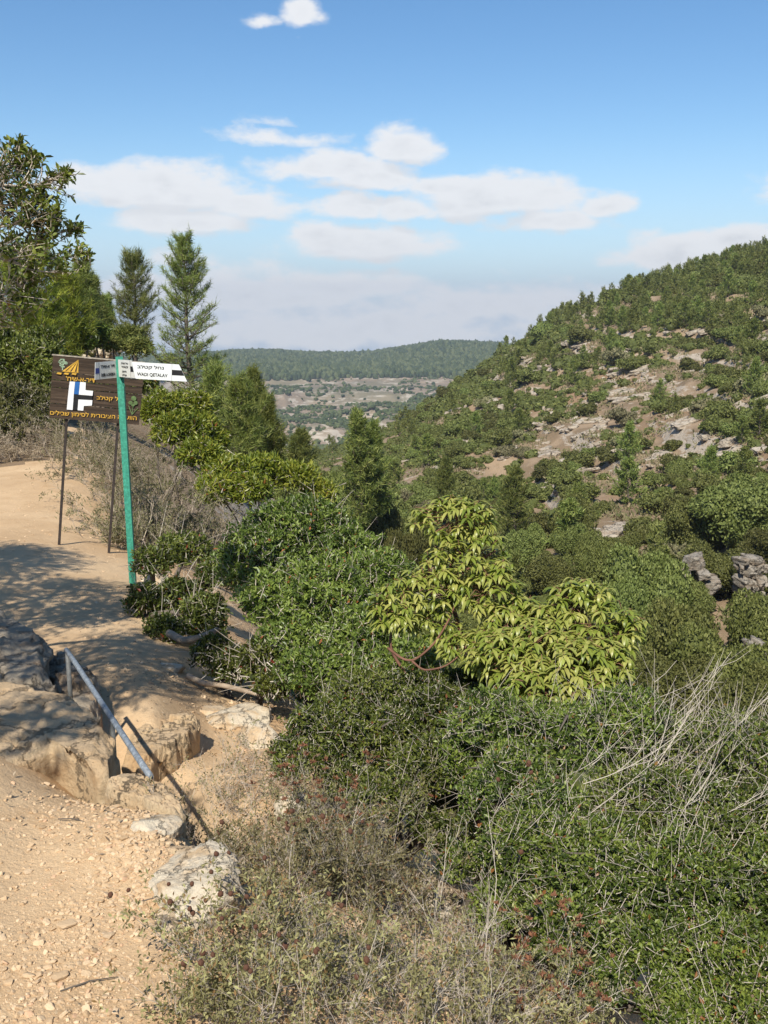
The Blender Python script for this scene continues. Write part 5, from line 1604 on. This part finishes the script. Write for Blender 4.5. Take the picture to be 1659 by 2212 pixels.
def outcrops():
    g = np.random.default_rng(41)
    geos = []
    for i in range(8):
        v, f = rock_geo(800 + i, 4, cuts=6, rough=.12, layered=.08, boxy=True)
        geos.append(mesh('outcrop', v, f, M['rock_far'], smooth=True))
    sp = []
    for px, py, rr, w, h, m in ((1330, 810, 200, 40, 18, 7), (1350, 850, 180, 60, 22, 9), (1395, 810, 192, 28, 18, 5), (1230, 900, 170, 70, 28, 10), (1270, 945, 154, 60, 30, 10), (1160, 930, 165, 50, 25, 8),
                                (1320, 920, 150, 60, 28, 8), (1190, 985, 145, 55, 22, 8), (1090, 985, 150, 40, 16, 6), (1470, 900, 148, 60, 28, 6), (1560, 930, 128, 60, 25, 6), (1510, 800, 175, 45, 12, 5), (1530, 1000, 112, 50, 25, 6),
                                (1620, 970, 112, 40, 30, 6), (1640, 1030, 100, 30, 25, 4), (1480, 720, 205, 50, 10, 4), (1560, 700, 195, 60, 10, 5), (1100, 880, 195, 40, 20, 5), (960, 1010, 145, 40, 12, 4), (1000, 1050, 128, 30, 12, 4),
                                (1050, 1090, 115, 40, 18, 4), (1400, 990, 122, 60, 25, 6), (1240, 1020, 128, 60, 25, 7), (1290, 860, 180, 40, 14, 5), (1180, 800, 225, 45, 16, 5), (1255, 745, 240, 35, 10, 4), (1120, 775, 275, 30, 8, 4), (960, 895, 220, 16, 8, 3),
                                (1420, 1160, 78, 40, 20, 4), (1330, 1150, 82, 40, 16, 4), (1180, 1060, 112, 40, 20, 4), (1640, 880, 128, 30, 20, 3), (1350, 765, 208, 30, 10, 3), (1000, 960, 165, 30, 12, 4), (880, 1000, 170, 20, 8, 3)):
        for _ in range(int(m * 2.4)):
            qx, qy = px + g.normal() * w * .5, py + g.normal() * h * .5
            d = ray(qx, qy)
            # walk along the sight line to the slope
            rs = np.linspace(rr * .6, rr * 1.6, 90)
            ht = height(d[0] / math.hypot(d[0], d[1]) * rs, d[1] / math.hypot(d[0], d[1]) * rs)
            zr = d[2] / math.hypot(d[0], d[1]) * rs
            hit = np.where(zr < ht)[0]
            if len(hit): sp.append((qx, qy, rs[hit[0]]))
    items = []
    for qx, qy, r in sp:
        p = P(qx, qy, r)
        if hidden(p[None])[0]: continue
        s = (.3 + 1.0 * g.random() ** 2.2) * (.75 + r / 500)
        items.append((s / r, s, p))
    items.sort(key=lambda t: -t[0])
    mb = MB()
    for q, (_, s, p) in enumerate(items):
        loc = np.array([p[0], p[1], h1(p[0], p[1]) + .05 * s])
        sc = (s * g.uniform(1.0, 2.0), s, s * g.uniform(.35, .6))
        rot = (g.normal() * .12, -.22 + g.normal() * .15, g.uniform(-.7, .7))
        if q < 280:
            o = link('limestone_outcrop', geos[q % 8])
            o.location = loc; o.scale = sc; o.rotation_euler = rot
            tag(o, ('broad' if s > .85 else 'small') + ' pale outcrop ' + where(p), 'rock', 'limestone outcrops on the opposite slope')
        else:
            v, f = rock_geo(850 + q % 9, 2, cuts=6, rough=.12, boxy=True)
            mb.add((v * np.array(sc)) @ np.array(Euler(rot).to_matrix()).T + loc, f)
    link('scattered_rocks', mb.mesh('scattered_rocks', M['rock_far'], True), kind='stuff')
outcrops()
def scree():
    g = np.random.default_rng(43)
    mb = MB()
    for q in range(90):
        px, py = 215 + g.normal() * 22, 766 + g.normal() * 9
        p = P(px, py, 47 + g.normal()); p[2] = max(p[2], h1(p[0], p[1]))
        v, f = rock_geo(int(g.integers(1, 500)), 1, cuts=8, rough=.1)
        mb.add(v * g.uniform(.08, .26) + p, f, g.random())
    link('scree', mb.mesh('scree', M['rock_pale']), kind='stuff')
scree()

# ------------------------------------------------------------------ gravel on the path
def stone_geo(seed):
    v, f = rock_geo(seed, 2, cuts=6, rough=.05, boxy=True)
    return v * np.array([1.0, .75, .38]), f
STG = [stone_geo(900 + i) for i in range(9)]
STG1 = []
for i in range(9):
    v, f = rock_geo(930 + i, 1, cuts=7, rough=.05); STG1.append((v * np.array([1, .8, .55]), f))
def gravel():
    g = np.random.default_rng(51)
    mb = MB()
    def band(n, pts, rad, smin, smax):
        pts = np.array([P(*q)[:2] for q in pts])
        t = g.random(n) * (len(pts) - 1); i = np.minimum(t.astype(int), len(pts) - 2); fr = (t - i)[:, None]
        q = pts[i] * (1 - fr) + pts[i + 1] * fr + g.normal(size=(n, 2)) * rad
        s = smin + (smax - smin) * g.random(n) ** 4.5
        return q, s
    Q, S = [], []
    for a in ((2000, [(200, 1640, 3.5), (130, 1690, 3.25), (180, 1780, 2.95), (260, 1850, 2.8), (180, 1960, 2.6), (130, 2080, 2.35), (160, 2212, 2.1)], .12, .003, .017),
              (1300, [(280, 1690, 3.2), (330, 1760, 3.0), (300, 1850, 2.8), (250, 1950, 2.6)], .07, .003, .017),
              (1500, [(60, 2250, 2.05), (200, 2120, 2.3), (120, 2000, 2.5), (30, 1930, 2.6)], .16, .003, .014),
              (1500, [(0, 1700, 3.2), (60, 2000, 2.5), (300, 2250, 2.0)], .35, .002, .008),
              (500, [(250, 1300, 9), (330, 1450, 6.6), (430, 1480, 6.2), (420, 1400, 7)], .35, .006, .028),
              (400, [(60, 1100, 14), (170, 1230, 10)], .8, .008, .03),
              (450, [(460, 1700, 4.4), (520, 1600, 5.2), (600, 1790, 3.4), (560, 1900, 2.9)], .22, .005, .03),
              (500, [(500, 2150, 2.2), (800, 2100, 2.5), (1150, 2150, 2.5)], .25, .004, .022)):
        q, s = band(*a); Q.append(q); S.append(s)
    Q = np.concatenate(Q); S = np.concatenate(S)
    k = np.hypot(Q[:, 0], Q[:, 1]) > 1.5; Q, S = Q[k], S[k]
    # keep off the shelf rock
    z = height(Q[:, 0], Q[:, 1])
    a = np.arctan2(Q[:, 0], Q[:, 1]); vis = np.abs(a) < math.radians(22)
    size = np.where(vis & (np.hypot(Q[:, 0], Q[:, 1]) < 4), S / np.hypot(Q[:, 0], Q[:, 1]), 0)
    big = set(np.argsort(-size)[:110].tolist())
    stm = [mesh('stone', v, f, M['pebble'], np.full(len(v), i / 9)) for i, (v, f) in enumerate(STG)]
    for i in range(len(Q)):
        rx, ry, rz = g.normal() * .35, g.normal() * .35, g.uniform(0, 6.28)
        if i in big:
            o = link('stone', stm[i % 9])
            s = S[i] * 1.15
            o.scale = (s, s, s); o.rotation_euler = (rx, ry, rz); o.location = (Q[i][0], Q[i][1], z[i] + s * .05)
            tag(o, 'loose tan limestone pebble on the sandy path', 'stone', 'loose stones on the path')
        else:
            v, f = (STG if S[i] > .011 else STG1)[i % 9]
            R_ = np.array(Euler((rx, ry, rz)).to_matrix())
            mb.add((v * S[i]) @ R_.T + [Q[i][0], Q[i][1], z[i] + S[i] * g.uniform(-.12, .2)], f, g.random())
    link('gravel', mb.mesh('gravel', M['pebble']), kind='stuff')
    for px, py, r, s, lab in ((142, 1940, 2.62, .036, 'flat angular reddish stone lying alone on the bare sand'), (245, 1670, 3.3, .022, 'rounded pale cobble near the shelf corner'),
                              (265, 1760, 2.98, .02, 'oval cream stone in the gravel below the shelf'), (125, 2050, 2.4, .03, 'pale block in the gravel heap, left of the long twig')):
        o = link('stone', stm[1 if 'flat' in lab else 4])
        o.scale = (s, s * .75, s * (.45 if 'flat' in lab else .9)); o.rotation_euler = (.1, .1, .7); o.location = on(px, py, r, s * .2)
        tag(o, lab, 'stone')
    # dead sticks
    for px, py, r, ln, rz, lab in ((340, 1905, 2.68, .09, .35, 'thin dry stick left of the lichened boulder'), (190, 2080, 2.35, .07, .4, 'thin dry stick on the lower gravel'), (150, 1690, 3.2, .05, -.2, 'short dry twig on the gravel near the shelf')):
        p = on(px, py, r, .006)
        d = np.array([math.cos(rz), math.sin(rz), 0])
        v, f = tubes(np.stack([-d * ln, d * 0 + [0, .006, .004], d * ln])[None], np.array([[.0022, .002, .001]]), 5)
        o = link('stick', mesh('stick', v, f, M['bark'], np.full(len(v), .5), True)); o.location = p
        tag(o, lab, 'stick')
    # dry leaf litter under the shrubs
    n = 3900
    q = np.concatenate([g.normal(size=(n // 3, 2)) * [.16, .3] + P(950, 1830, 3.4)[:2], g.normal(size=(n // 3, 2)) * [.5, .35] + P(760, 1800, 3.4)[:2], g.normal(size=(n // 3, 2)) * [.5, .4] + P(520, 1480, 6.2)[:2]])
    b = np.c_[q, height(q[:, 0], q[:, 1]) + .008]
    v, f = leaves_diamond(b, norm(rdir(n, g) * [1, 1, .25]), norm(rdir(n, g) * .4 + [0, 0, 1]), g.uniform(.012, .03, n), g.uniform(.006, .012, n))
    link('leaf_litter', mesh('leaf_litter', v, f, M['dry'], np.repeat(g.random(n), 4)), kind='stuff')
gravel()

# roots at the path edge
def root_obj(label, pts, r0):
    pts = np.array(pts); tt = np.linspace(0, 1, 14); t = np.linspace(0, 1, len(pts))
    q = np.stack([np.interp(tt, t, pts[:, i]) for i in range(3)], 1)
    q[1:-1] = (q[:-2] + 2 * q[1:-1] + q[2:]) / 4
    v, f = tubes((q - q[0])[None], (r0 * np.linspace(1, .7, 14))[None], 8)
    o = link('root', mesh('root', v, f, M['rootbark'], np.full(len(v), .3), True)); o.location = q[0]
    tag(o, label, 'root')
M['rootbark'] = bark_mat('bare_root', (0.20, 0.15, 0.10), (0.36, 0.28, 0.20), 20)
root_obj('curved bare root crossing the path edge beneath the small bush', [P(365, 1368, 7.3), P(395, 1384, 7.1), P(430, 1378, 7.1), P(470, 1360, 7.2)], .03)
root_obj('dark broken root sticking out above the cream slab', [P(405, 1460, 6.5), P(440, 1477, 6.4), P(480, 1480, 6.3), P(560, 1500, 6.0)], .022)

# ------------------------------------------------------------------ handrail pipe
M['pipe'] = paint_mat('galvanised_pipe', (0.22, 0.245, 0.265), .5, .5, .4, 60)
M['pipepost'] = paint_mat('dull_steel', (0.13, 0.13, 0.12), .6, .4, .3, 30)
def handrail():
    a, b = P(143, 1402, 5.0), P(325, 1678, 3.42)
    root = thing('handrail', 'slanting galvanised pipe handrail beside the rock shelf', 'handrail', tuple(a))
    t = np.linspace(0, 1, 8)[:, None]
    q = (a * (1 - t) + b * t) - a
    q[0] += [0, 0, -.004]
    v, f = tubes(q[None], np.full((1, 8), .0118), 14)
    link('rail', mesh('rail', v, f, M['pipe'], np.full(len(v), .5), True), root)
    for px, py, r, tt in ((147, 1408, 5.0, .02), (243, 1560, 3.98, .62)):
        top = a * (1 - tt) + b * tt
        bot = top.copy(); bot[2] -= .45 if tt < .1 else .4
        v, f = tubes((np.stack([bot, (bot + top) / 2, top - [0, 0, .012]]) - a)[None], np.full((1, 3), .012), 8)
        link('post', mesh('post', v, f, M['pipepost'], np.full(len(v), .5), True), root)
handrail()

# ------------------------------------------------------------------ signs
M['plank'] = None
def wood_mat():
    m, t = new_mat('stained_board')
    tc = t.n('ShaderNodeTexCoord'); oi = t.n('ShaderNodeObjectInfo')
    sh = t.n('ShaderNodeCombineXYZ'); t.link(t.math('MULTIPLY', oi.outputs['Random'], 40.0), sh.inputs[0])
    v = t.vmath('ADD', t.vmath('MULTIPLY', tc.outputs['Object'], (2.5, 20.0, 45.0)).outputs[0], sh.outputs[0]).outputs[0]
    n = t.noise(v, 1.0, 8, .65, .5)
    n2 = t.noise(t.vmath('ADD', tc.outputs['Object'], sh.outputs[0]).outputs[0], 6.0, 6, .65)
    c = t.mix(t.ss(n.outputs['Fac'], .35, .7), (0.035, 0.024, 0.016), (0.085, 0.058, 0.038))
    c = t.mix(t.math('MULTIPLY', t.ss(n2.outputs['Fac'], .55, .75), .55), c, (0.13, 0.085, 0.055))
    c = t.mix(t.math('MULTIPLY', t.ss(n.outputs['Fac'], .66, .78), .5), c, (0.24, 0.2, 0.16))
    finish(t, principled(t, c, .8, .2, n.outputs['Fac'], .5, .004).outputs[0])
    M['plank'] = m
wood_mat()
M['weathered'] = paint_mat('weathered_wood', (0.36, 0.31, 0.24), .85, .2, .3, 30)
M['yellow'] = paint_mat('yellow_paint', (0.62, 0.36, 0.05), .7, .3, .2)
M['whitepaint'] = paint_mat('white_paint', (0.75, 0.75, 0.73), .6, .3, .08)
M['bluepaint'] = paint_mat('blue_paint', (0.02, 0.12, 0.36), .5, .4, .15)
M['navypaint'] = paint_mat('navy_paint', (0.015, 0.04, 0.2), .5, .4, .15)
M['blackpaint'] = paint_mat('black_paint', (0.014, 0.014, 0.015), .6, .3, .2)
M['palegreen'] = paint_mat('pale_green_paint', (0.34, 0.46, 0.30), .7, .3, .2)
M['dullgreen'] = paint_mat('dull_green_paint', (0.11, 0.17, 0.06), .7, .3, .25)
M['signwhite'] = paint_mat('sign_plate', (0.72, 0.74, 0.72), .4, .4, .06)
M['signshade'] = paint_mat('sign_plate_shade', (0.6, 0.6, 0.55), .5, .4, .08)  # white plate turned grey: the shade on these blades is in the colour
M['greensteel'] = paint_mat('green_enamel', (0.055, 0.30, 0.20), .45, .4, .28, 40.0)
M['legsteel'] = paint_mat('rusty_leg', (0.045, 0.033, 0.026), .7, .35, .35)

def text_obj(name, s, size, mat, parent, loc, width=None, rtl=False, ext=.0008, bold=0.0, height=None):
    cu = bpy.data.curves.new(name, 'FONT')
    cu.body = s[::-1] if rtl else s
    cu.size = size
    cu.align_x = 'CENTER'; cu.align_y = 'CENTER'
    cu.extrude = ext; cu.offset = bold; cu.resolution_u = 3
    tmp = bpy.data.objects.new(name, cu)
    COL.objects.link(tmp)
    dg = bpy.context.evaluated_depsgraph_get()
    me = bpy.data.meshes.new_from_object(tmp.evaluated_get(dg))
    bpy.data.objects.remove(tmp)
    me.name = name
    me.materials.clear(); me.materials.append(mat)
    o = link(name, me, parent)
    o.location = loc
    o.rotation_euler = (math.pi / 2, 0, 0)
    if width:
        v = np.empty(len(me.vertices) * 3); me.vertices.foreach_get('co', v); v = v.reshape(-1, 3)
        v[:, 0] -= (v[:, 0].max() + v[:, 0].min()) / 2
        v[:, 0] *= width / max(v[:, 0].max() - v[:, 0].min(), 1e-6)
        if height:
            v[:, 1] -= (v[:, 1].max() + v[:, 1].min()) / 2
            v[:, 1] *= height / max(v[:, 1].max() - v[:, 1].min(), 1e-6)
        me.vertices.foreach_set('co', v.ravel()); me.update()
    return o

def plate(name, outline, y0, y1, mat, parent):
    """flat piece from an outline in local x,z with real thickness from y0 (front) to y1"""
    n = len(outline)
    v = [(x, y0, z) for x, z in outline] + [(x, y1, z) for x, z in outline]
    me = bpy.data.meshes.new(name)
    f = [tuple(range(n)), tuple(range(2 * n - 1, n - 1, -1))] + [(i, n + i, n + (i + 1) % n, (i + 1) % n) for i in range(n)]
    me.from_pydata(v, [], f); me.update()
    bm = bmesh.new(); bm.from_mesh(me); bmesh.ops.recalc_face_normals(bm, faces=bm.faces); bm.to_mesh(me); bm.free()
    me.materials.append(mat)
    return link(name, me, parent)

def board_sign():
    r = 11.0
    bpx, bpy_ = 181.5, 1195
    b = on(bpx, bpy_, r, 0)
    k = mpp(bpx, 1000, r)
    th = math.radians(4.0)
    root = thing('trail_sign', 'dark brown plank trail board on two thin legs with yellow Hebrew lettering', 'sign', tuple(b))
    az = math.atan2(b[0], b[1])
    CV = Matrix.Rotation(math.radians(6.8), 4, 'Y')
    root.matrix_world = Matrix.Translation(Vector(b)) @ Matrix.Rotation(math.radians(8), 4, 'Z') @ CV
    zoff = (b[2] - P(bpx, bpy_, r)[2])
    def lc(px, py):
        """picture position -> local x,z of the board (undoing its tilt)"""
        dx, dz = (px - bpx) * k, (bpy_ - py) * k
        return (dx * math.cos(th) - dz * math.sin(th), dx * math.sin(th) + dz * math.cos(th) )
    # plank edges along the left and right side of the board (picture rows)
    L_ = [777, 811.5, 833.5, 857, 890, 909.6]; R_ = [786, 817.5, 841, 866, 899, 919]
    # from the enlarged photo: rows of joints
    LT, LB, RT, RB = (123, 777), (112.5, 909.6), (311.4, 786), (299, 919)
    js = [0.0, .262, .385, .505, .76, 1.0]
    def side(A, B, t): return (A[0] + (B[0] - A[0]) * t, A[1] + (B[1] - A[1]) * t)
    g = random.Random(3)
    for i in range(5):
        a, c = js[i] + .006, js[i + 1] - .006
        y = -.018 + (.006 if i in (1, 3) else 0) + g.uniform(-.002, .002)
        o = [lc(*side(LT, LB, a)), lc(*side(RT, RB, a)), lc(*side(RT, RB, c)), lc(*side(LT, LB, c))]
        plate('plank', o, y, y + .026, M['plank'], root)
    c0, c1 = lc(121, 774.8), lc(312.5, 783.6)
    plate('cap_strip', [c0, c1, (c1[0], c1[1] - .012), (c0[0], c0[1] - .012)], -.026, .012, M['weathered'], root)
    for px0, px1 in ((148, 128), (255, 235)):
        x0, z0 = lc(px0, 850); x1, z1 = lc(px1, bpy_)
        bm = MB(); bm.box((x1 - .0125, .012, z1 - .12), (x1 + .0125, .037, z0))
        link('leg', bm.mesh('leg', M['legsteel']), root)
    yf = -.0215
    def quad(name, pts, mat, y=yf, d=.0012):
        return plate(name, [lc(*q) for q in pts], y - d, y + .006, mat, root)
    def cz(x, y): return (130 + x / 4.1475, 970 + y / 4.1475)       # enlarged photo -> picture (2112 px) 
    def dz(x, y):
        a, b_ = cz(x, y); return (a * 1659 / 2112, b_ * 1659 / 2112)
    W = lambda *pts: [dz(*q) for q in pts]
    # trail mark: white T with blue and black bars
    quad('white_mark', W((288, 362), (345, 363), (330, 505), (316, 680), (252, 676), (270, 500)), M['whitepaint'], yf - .006)
    quad('white_mark', W((400, 364), (462, 366), (458, 452), (540, 458), (534, 512), (385, 505)), M['whitepaint'], yf - .006)
    quad('white_mark', W((380, 560), (532, 562), (526, 622), (438, 630), (432, 684), (370, 680)), M['whitepaint'], yf - .006)
    quad('blue_mark', W((347, 363), (398, 364), (384, 504), (332, 500)), M['bluepaint'], yf - .006)
    quad('black_mark', W((332, 505), (532, 512), (530, 558), (380, 556), (370, 680), (318, 676)), M['blackpaint'], yf - .006)
    # emblem: yellow road rays and a small tree
    for pts in (((205, 252), (235, 252), (382, 118)), ((250, 254), (288, 256), (383, 118)), ((305, 258), (340, 259), (384, 118), (384, 118.1)), ((360, 260), (381, 261), (385, 118))):
        quad('emblem_ray', W(*pts), M['yellow'], yf)
    quad('emblem_ray', W((205, 254), (383, 262), (383, 256), (210, 248)), M['yellow'], yf - .0006)
    for a in (145, 223, 305):
        quad('emblem_base', W((a, 282), (a + 14, 266), (a + 58, 268), (a + 50, 290)), M['yellow'], yf - .005)
    quad('emblem_trunk', W((206, 190), (214, 190), (216, 240), (205, 240)), M['palegreen'], yf)
    gg = random.Random(5)
    mb = MB()
    for i in range(34):
        a = gg.uniform(0, 6.28); d = math.sqrt(gg.random()) * 48
        cx, cy = 212 + math.cos(a) * d * 1.02, 162 + math.sin(a) * d * .9
        x, z = lc(*dz(cx, cy)); s = .0075
        mb.box((x - s, yf - .001, z - s * .8), (x + s, yf + .004, z + s * .8))
    link('emblem_foliage', mb.mesh('emblem_foliage', M['palegreen']), root)
    # flower drawing at the right
    mb = MB()
    def disc(cx, cy, rx, ry):
        n = 10; c = np.array([dz(cx + rx * math.cos(i * .6283), cy + ry * math.sin(i * .6283)) for i in range(n)])
        pts = [lc(*q) for q in c]
        v = [(x, yf - .0055, z) for x, z in pts] + [(x, yf + .004, z) for x, z in pts]
        mb.add(v, [np.array([list(range(n))]), np.array([(i, n + i, n + (i + 1) % n, (i + 1) % n) for i in range(n)])])
    for q in ((985, 525, 30, 28), (950, 575, 24, 22), (1005, 575, 24, 24), (975, 600, 22, 16)): disc(*q)
    link('flower_petals', mb.mesh('flower_petals', M['dullgreen']), root)
    quad('flower_stem', W((975, 610), (982, 610), (970, 715), (962, 712)), M['dullgreen'], yf - .004)
    quad('flower_leaf', W((925, 612), (934, 610), (968, 700), (960, 705)), M['dullgreen'], yf - .004)
    quad('flower_leaf', W((1028, 630), (1034, 634), (974, 705), (968, 700)), M['dullgreen'], yf - .004)
    # Hebrew lettering
    def word(s, x0, y0, x1, y1, hh):
        (ax, ay), (bx, by) = dz(x0, y0), dz(x1, y1)
        (lx, lz), (mx, mz) = lc(ax, ay), lc(bx, by)
        o = text_obj('lettering', s, .1, M['yellow'], root, ((lx + mx) / 2, yf - .006, (lz + mz) / 2), math.hypot(mx - lx, mz - lz), True, .0008, .0012, hh * k * 1659 / 2112 / 4.1475)
        o.rotation_euler = (math.pi / 2, -math.atan2(mz - lz, mx - lx), 0)
    word("דיר-א-שיח'", 248, 328, 560, 338, 52)
    word('נחל קטלב', 578, 535, 895, 545, 58)
    word('הוועדה הציבורית לסימון שבילים', 72, 722, 1018, 752, 66)
board_sign()

def green_post():
    r = 9.5
    bpx, bpy_ = 287, 1270
    b = on(bpx, bpy_, r, 0)
    k = mpp(bpx, 1000, r)
    root = thing('signpost', 'bright green steel signpost carrying white pointed trail blades', 'signpost', tuple(b))
    root.matrix_world = Matrix.Translation(Vector(b)) @ Matrix.Rotation(math.radians(0), 4, 'Z') @ Matrix.Rotation(math.radians(-.5), 4, 'Y')
    H = (1270 - 787) * k * 1.03
    # folded steel profile, front face and right return, upper part cut back
    w = .056
    zc = H - .185
    pr = plate('post', [(-w / 2, -.15), (w / 2, -.15), (w / 2, zc - .085), (-w / 2 + .024, zc), (-w / 2 + .024, H), (-w / 2, H)], -.003, .003, M['greensteel'], root)
    pl = MB(); pl.box((-w / 2 - .003, -.0035, -.15), (-w / 2, .05, H)); pl.box((w / 2 - .003, .003, -.15), (w / 2, .045, zc - .085))
    link('post_flange', pl.mesh('post_flange', M['greensteel']), root)
    bk = MB(); bk.box((-w / 2 + .004, .038, zc - .16), (w / 2 - .004, .043, H)); link('post_back', bk.mesh('post_back', M['greensteel']), root)
    # main blade (pointing right)
    def blade(loc, rot, length, hgt, colr, stripe, lines, flip=False, tip=.045, white='signwhite'):
        e = bpy.data.objects.new('blade', None); COL.objects.link(e); e.parent = root
        e.location = loc; e.rotation_euler = rot
        sx = -1 if flip else 1
        out = [(0, hgt / 2), (sx * (length - tip), hgt / 2), (sx * length, -hgt / 2), (0, -hgt / 2)]
        plate('panel', out, 0, .004, M[white], e)
        fr = stripe[0]
        edge = lambda z: sx * (length - tip * (hgt / 2 - z) / hgt * 0 - tip * (z + hgt / 2) / hgt)
        st = [(sx * fr, .024), (edge(.024) - sx * .001, .024), (edge(-.024) - sx * .001, -.024), (sx * fr, -.024)]
        plate('stripe', st, -.0015, .001, M[colr], e)
        plate('division_line', [(sx * fr - .002, hgt / 2 - .002), (sx * fr, hgt / 2 - .002), (sx * fr, -hgt / 2 + .002), (sx * fr - .002, -hgt / 2 + .002)], -.0012, .001, M['blackpaint'], e)
        for s, x, z, wd, hh, rtl in lines:
            text_obj('lettering', s, .05, M['blackpaint'], e, (x, -.0015, z), wd, rtl, .0006, .0009, hh)
        return e
    q = k * 1659 / 2112 / 4.1475     # metres per pixel of the enlarged photo
    zt = H - .012
    bz = H - 120 * q * 1.0
    blade((.002, .05, H - .118), (0, math.radians(3.6), math.radians(-2)), 745 * q, 186 * q, 'blackpaint', (573 * q,),
          (('נחל קטלב', 330 * q, 40 * q, 300 * q, 48 * q, True), ('WADI QETALAV', 350 * q, -42 * q, 345 * q, 44 * q, False)), tip=95 * q)
    # two blades seen almost end on, pointing towards the viewer left and right
    blade((-.03, .0, H - .112), (0, 0, math.radians(66)), .30, 186 * q, 'navypaint', (.235,),
          (("דיר א-שיח'", -.118, .035, .19, .032, True), ('DEIR A-SHEIKH', -.118, -.04, .19, .028, False)), flip=True, tip=.02, white='signshade')
    blade((-.01, -.004, H - .102), (0, 0, math.radians(-48)), .30, 190 * q, 'blackpaint', (.225,),
          (('נחל קטלב', .12, .045, .13, .024, True), ('WADI', .12, .015, .12, .02, False), ('סימון', .11, -.03, .08, .022, True), ('שבילים', .11, -.058, .08, .02, True)), tip=.05, white='signshade')
    for z in (H - .05, H - .16):
        v, f = tubes(np.array([[[0, -.006, z], [0, -.0035, z]]]) + 0.0, np.array([[.007, .007]]), 8)
        link('bolt', mesh('bolt', v, f, M['pipepost']), root)
green_post()

# ------------------------------------------------------------------ haze
def haze():
    m = bpy.data.materials.new('haze'); m.use_nodes = True
    t = NT(m.node_tree)
    v = t.n('ShaderNodeVolumePrincipled')
    v.inputs['Color'].default_value = (0.86, 0.92, 1.0, 1)
    v.inputs['Density'].default_value = 0.0002
    v.inputs['Anisotropy'].default_value = 0.3
    o = t.n('ShaderNodeOutputMaterial')
    t.link(v.outputs[0], o.inputs['Volume'])
    lo, hi = 0.0, 0.0
    for ob in scene.objects:
        if ob.type == 'MESH' and ob.parent is None:
            zs = [ (ob.matrix_world @ Vector(c)).z for c in ob.bound_box]
            lo = min(lo, min(zs)); hi = max(hi, max(zs))
    mb = MB(); mb.box((-3150, -3150, lo - 1), (3150, 3150, hi + 12))
    link('haze', mb.mesh('haze', m), kind='stuff')
haze()
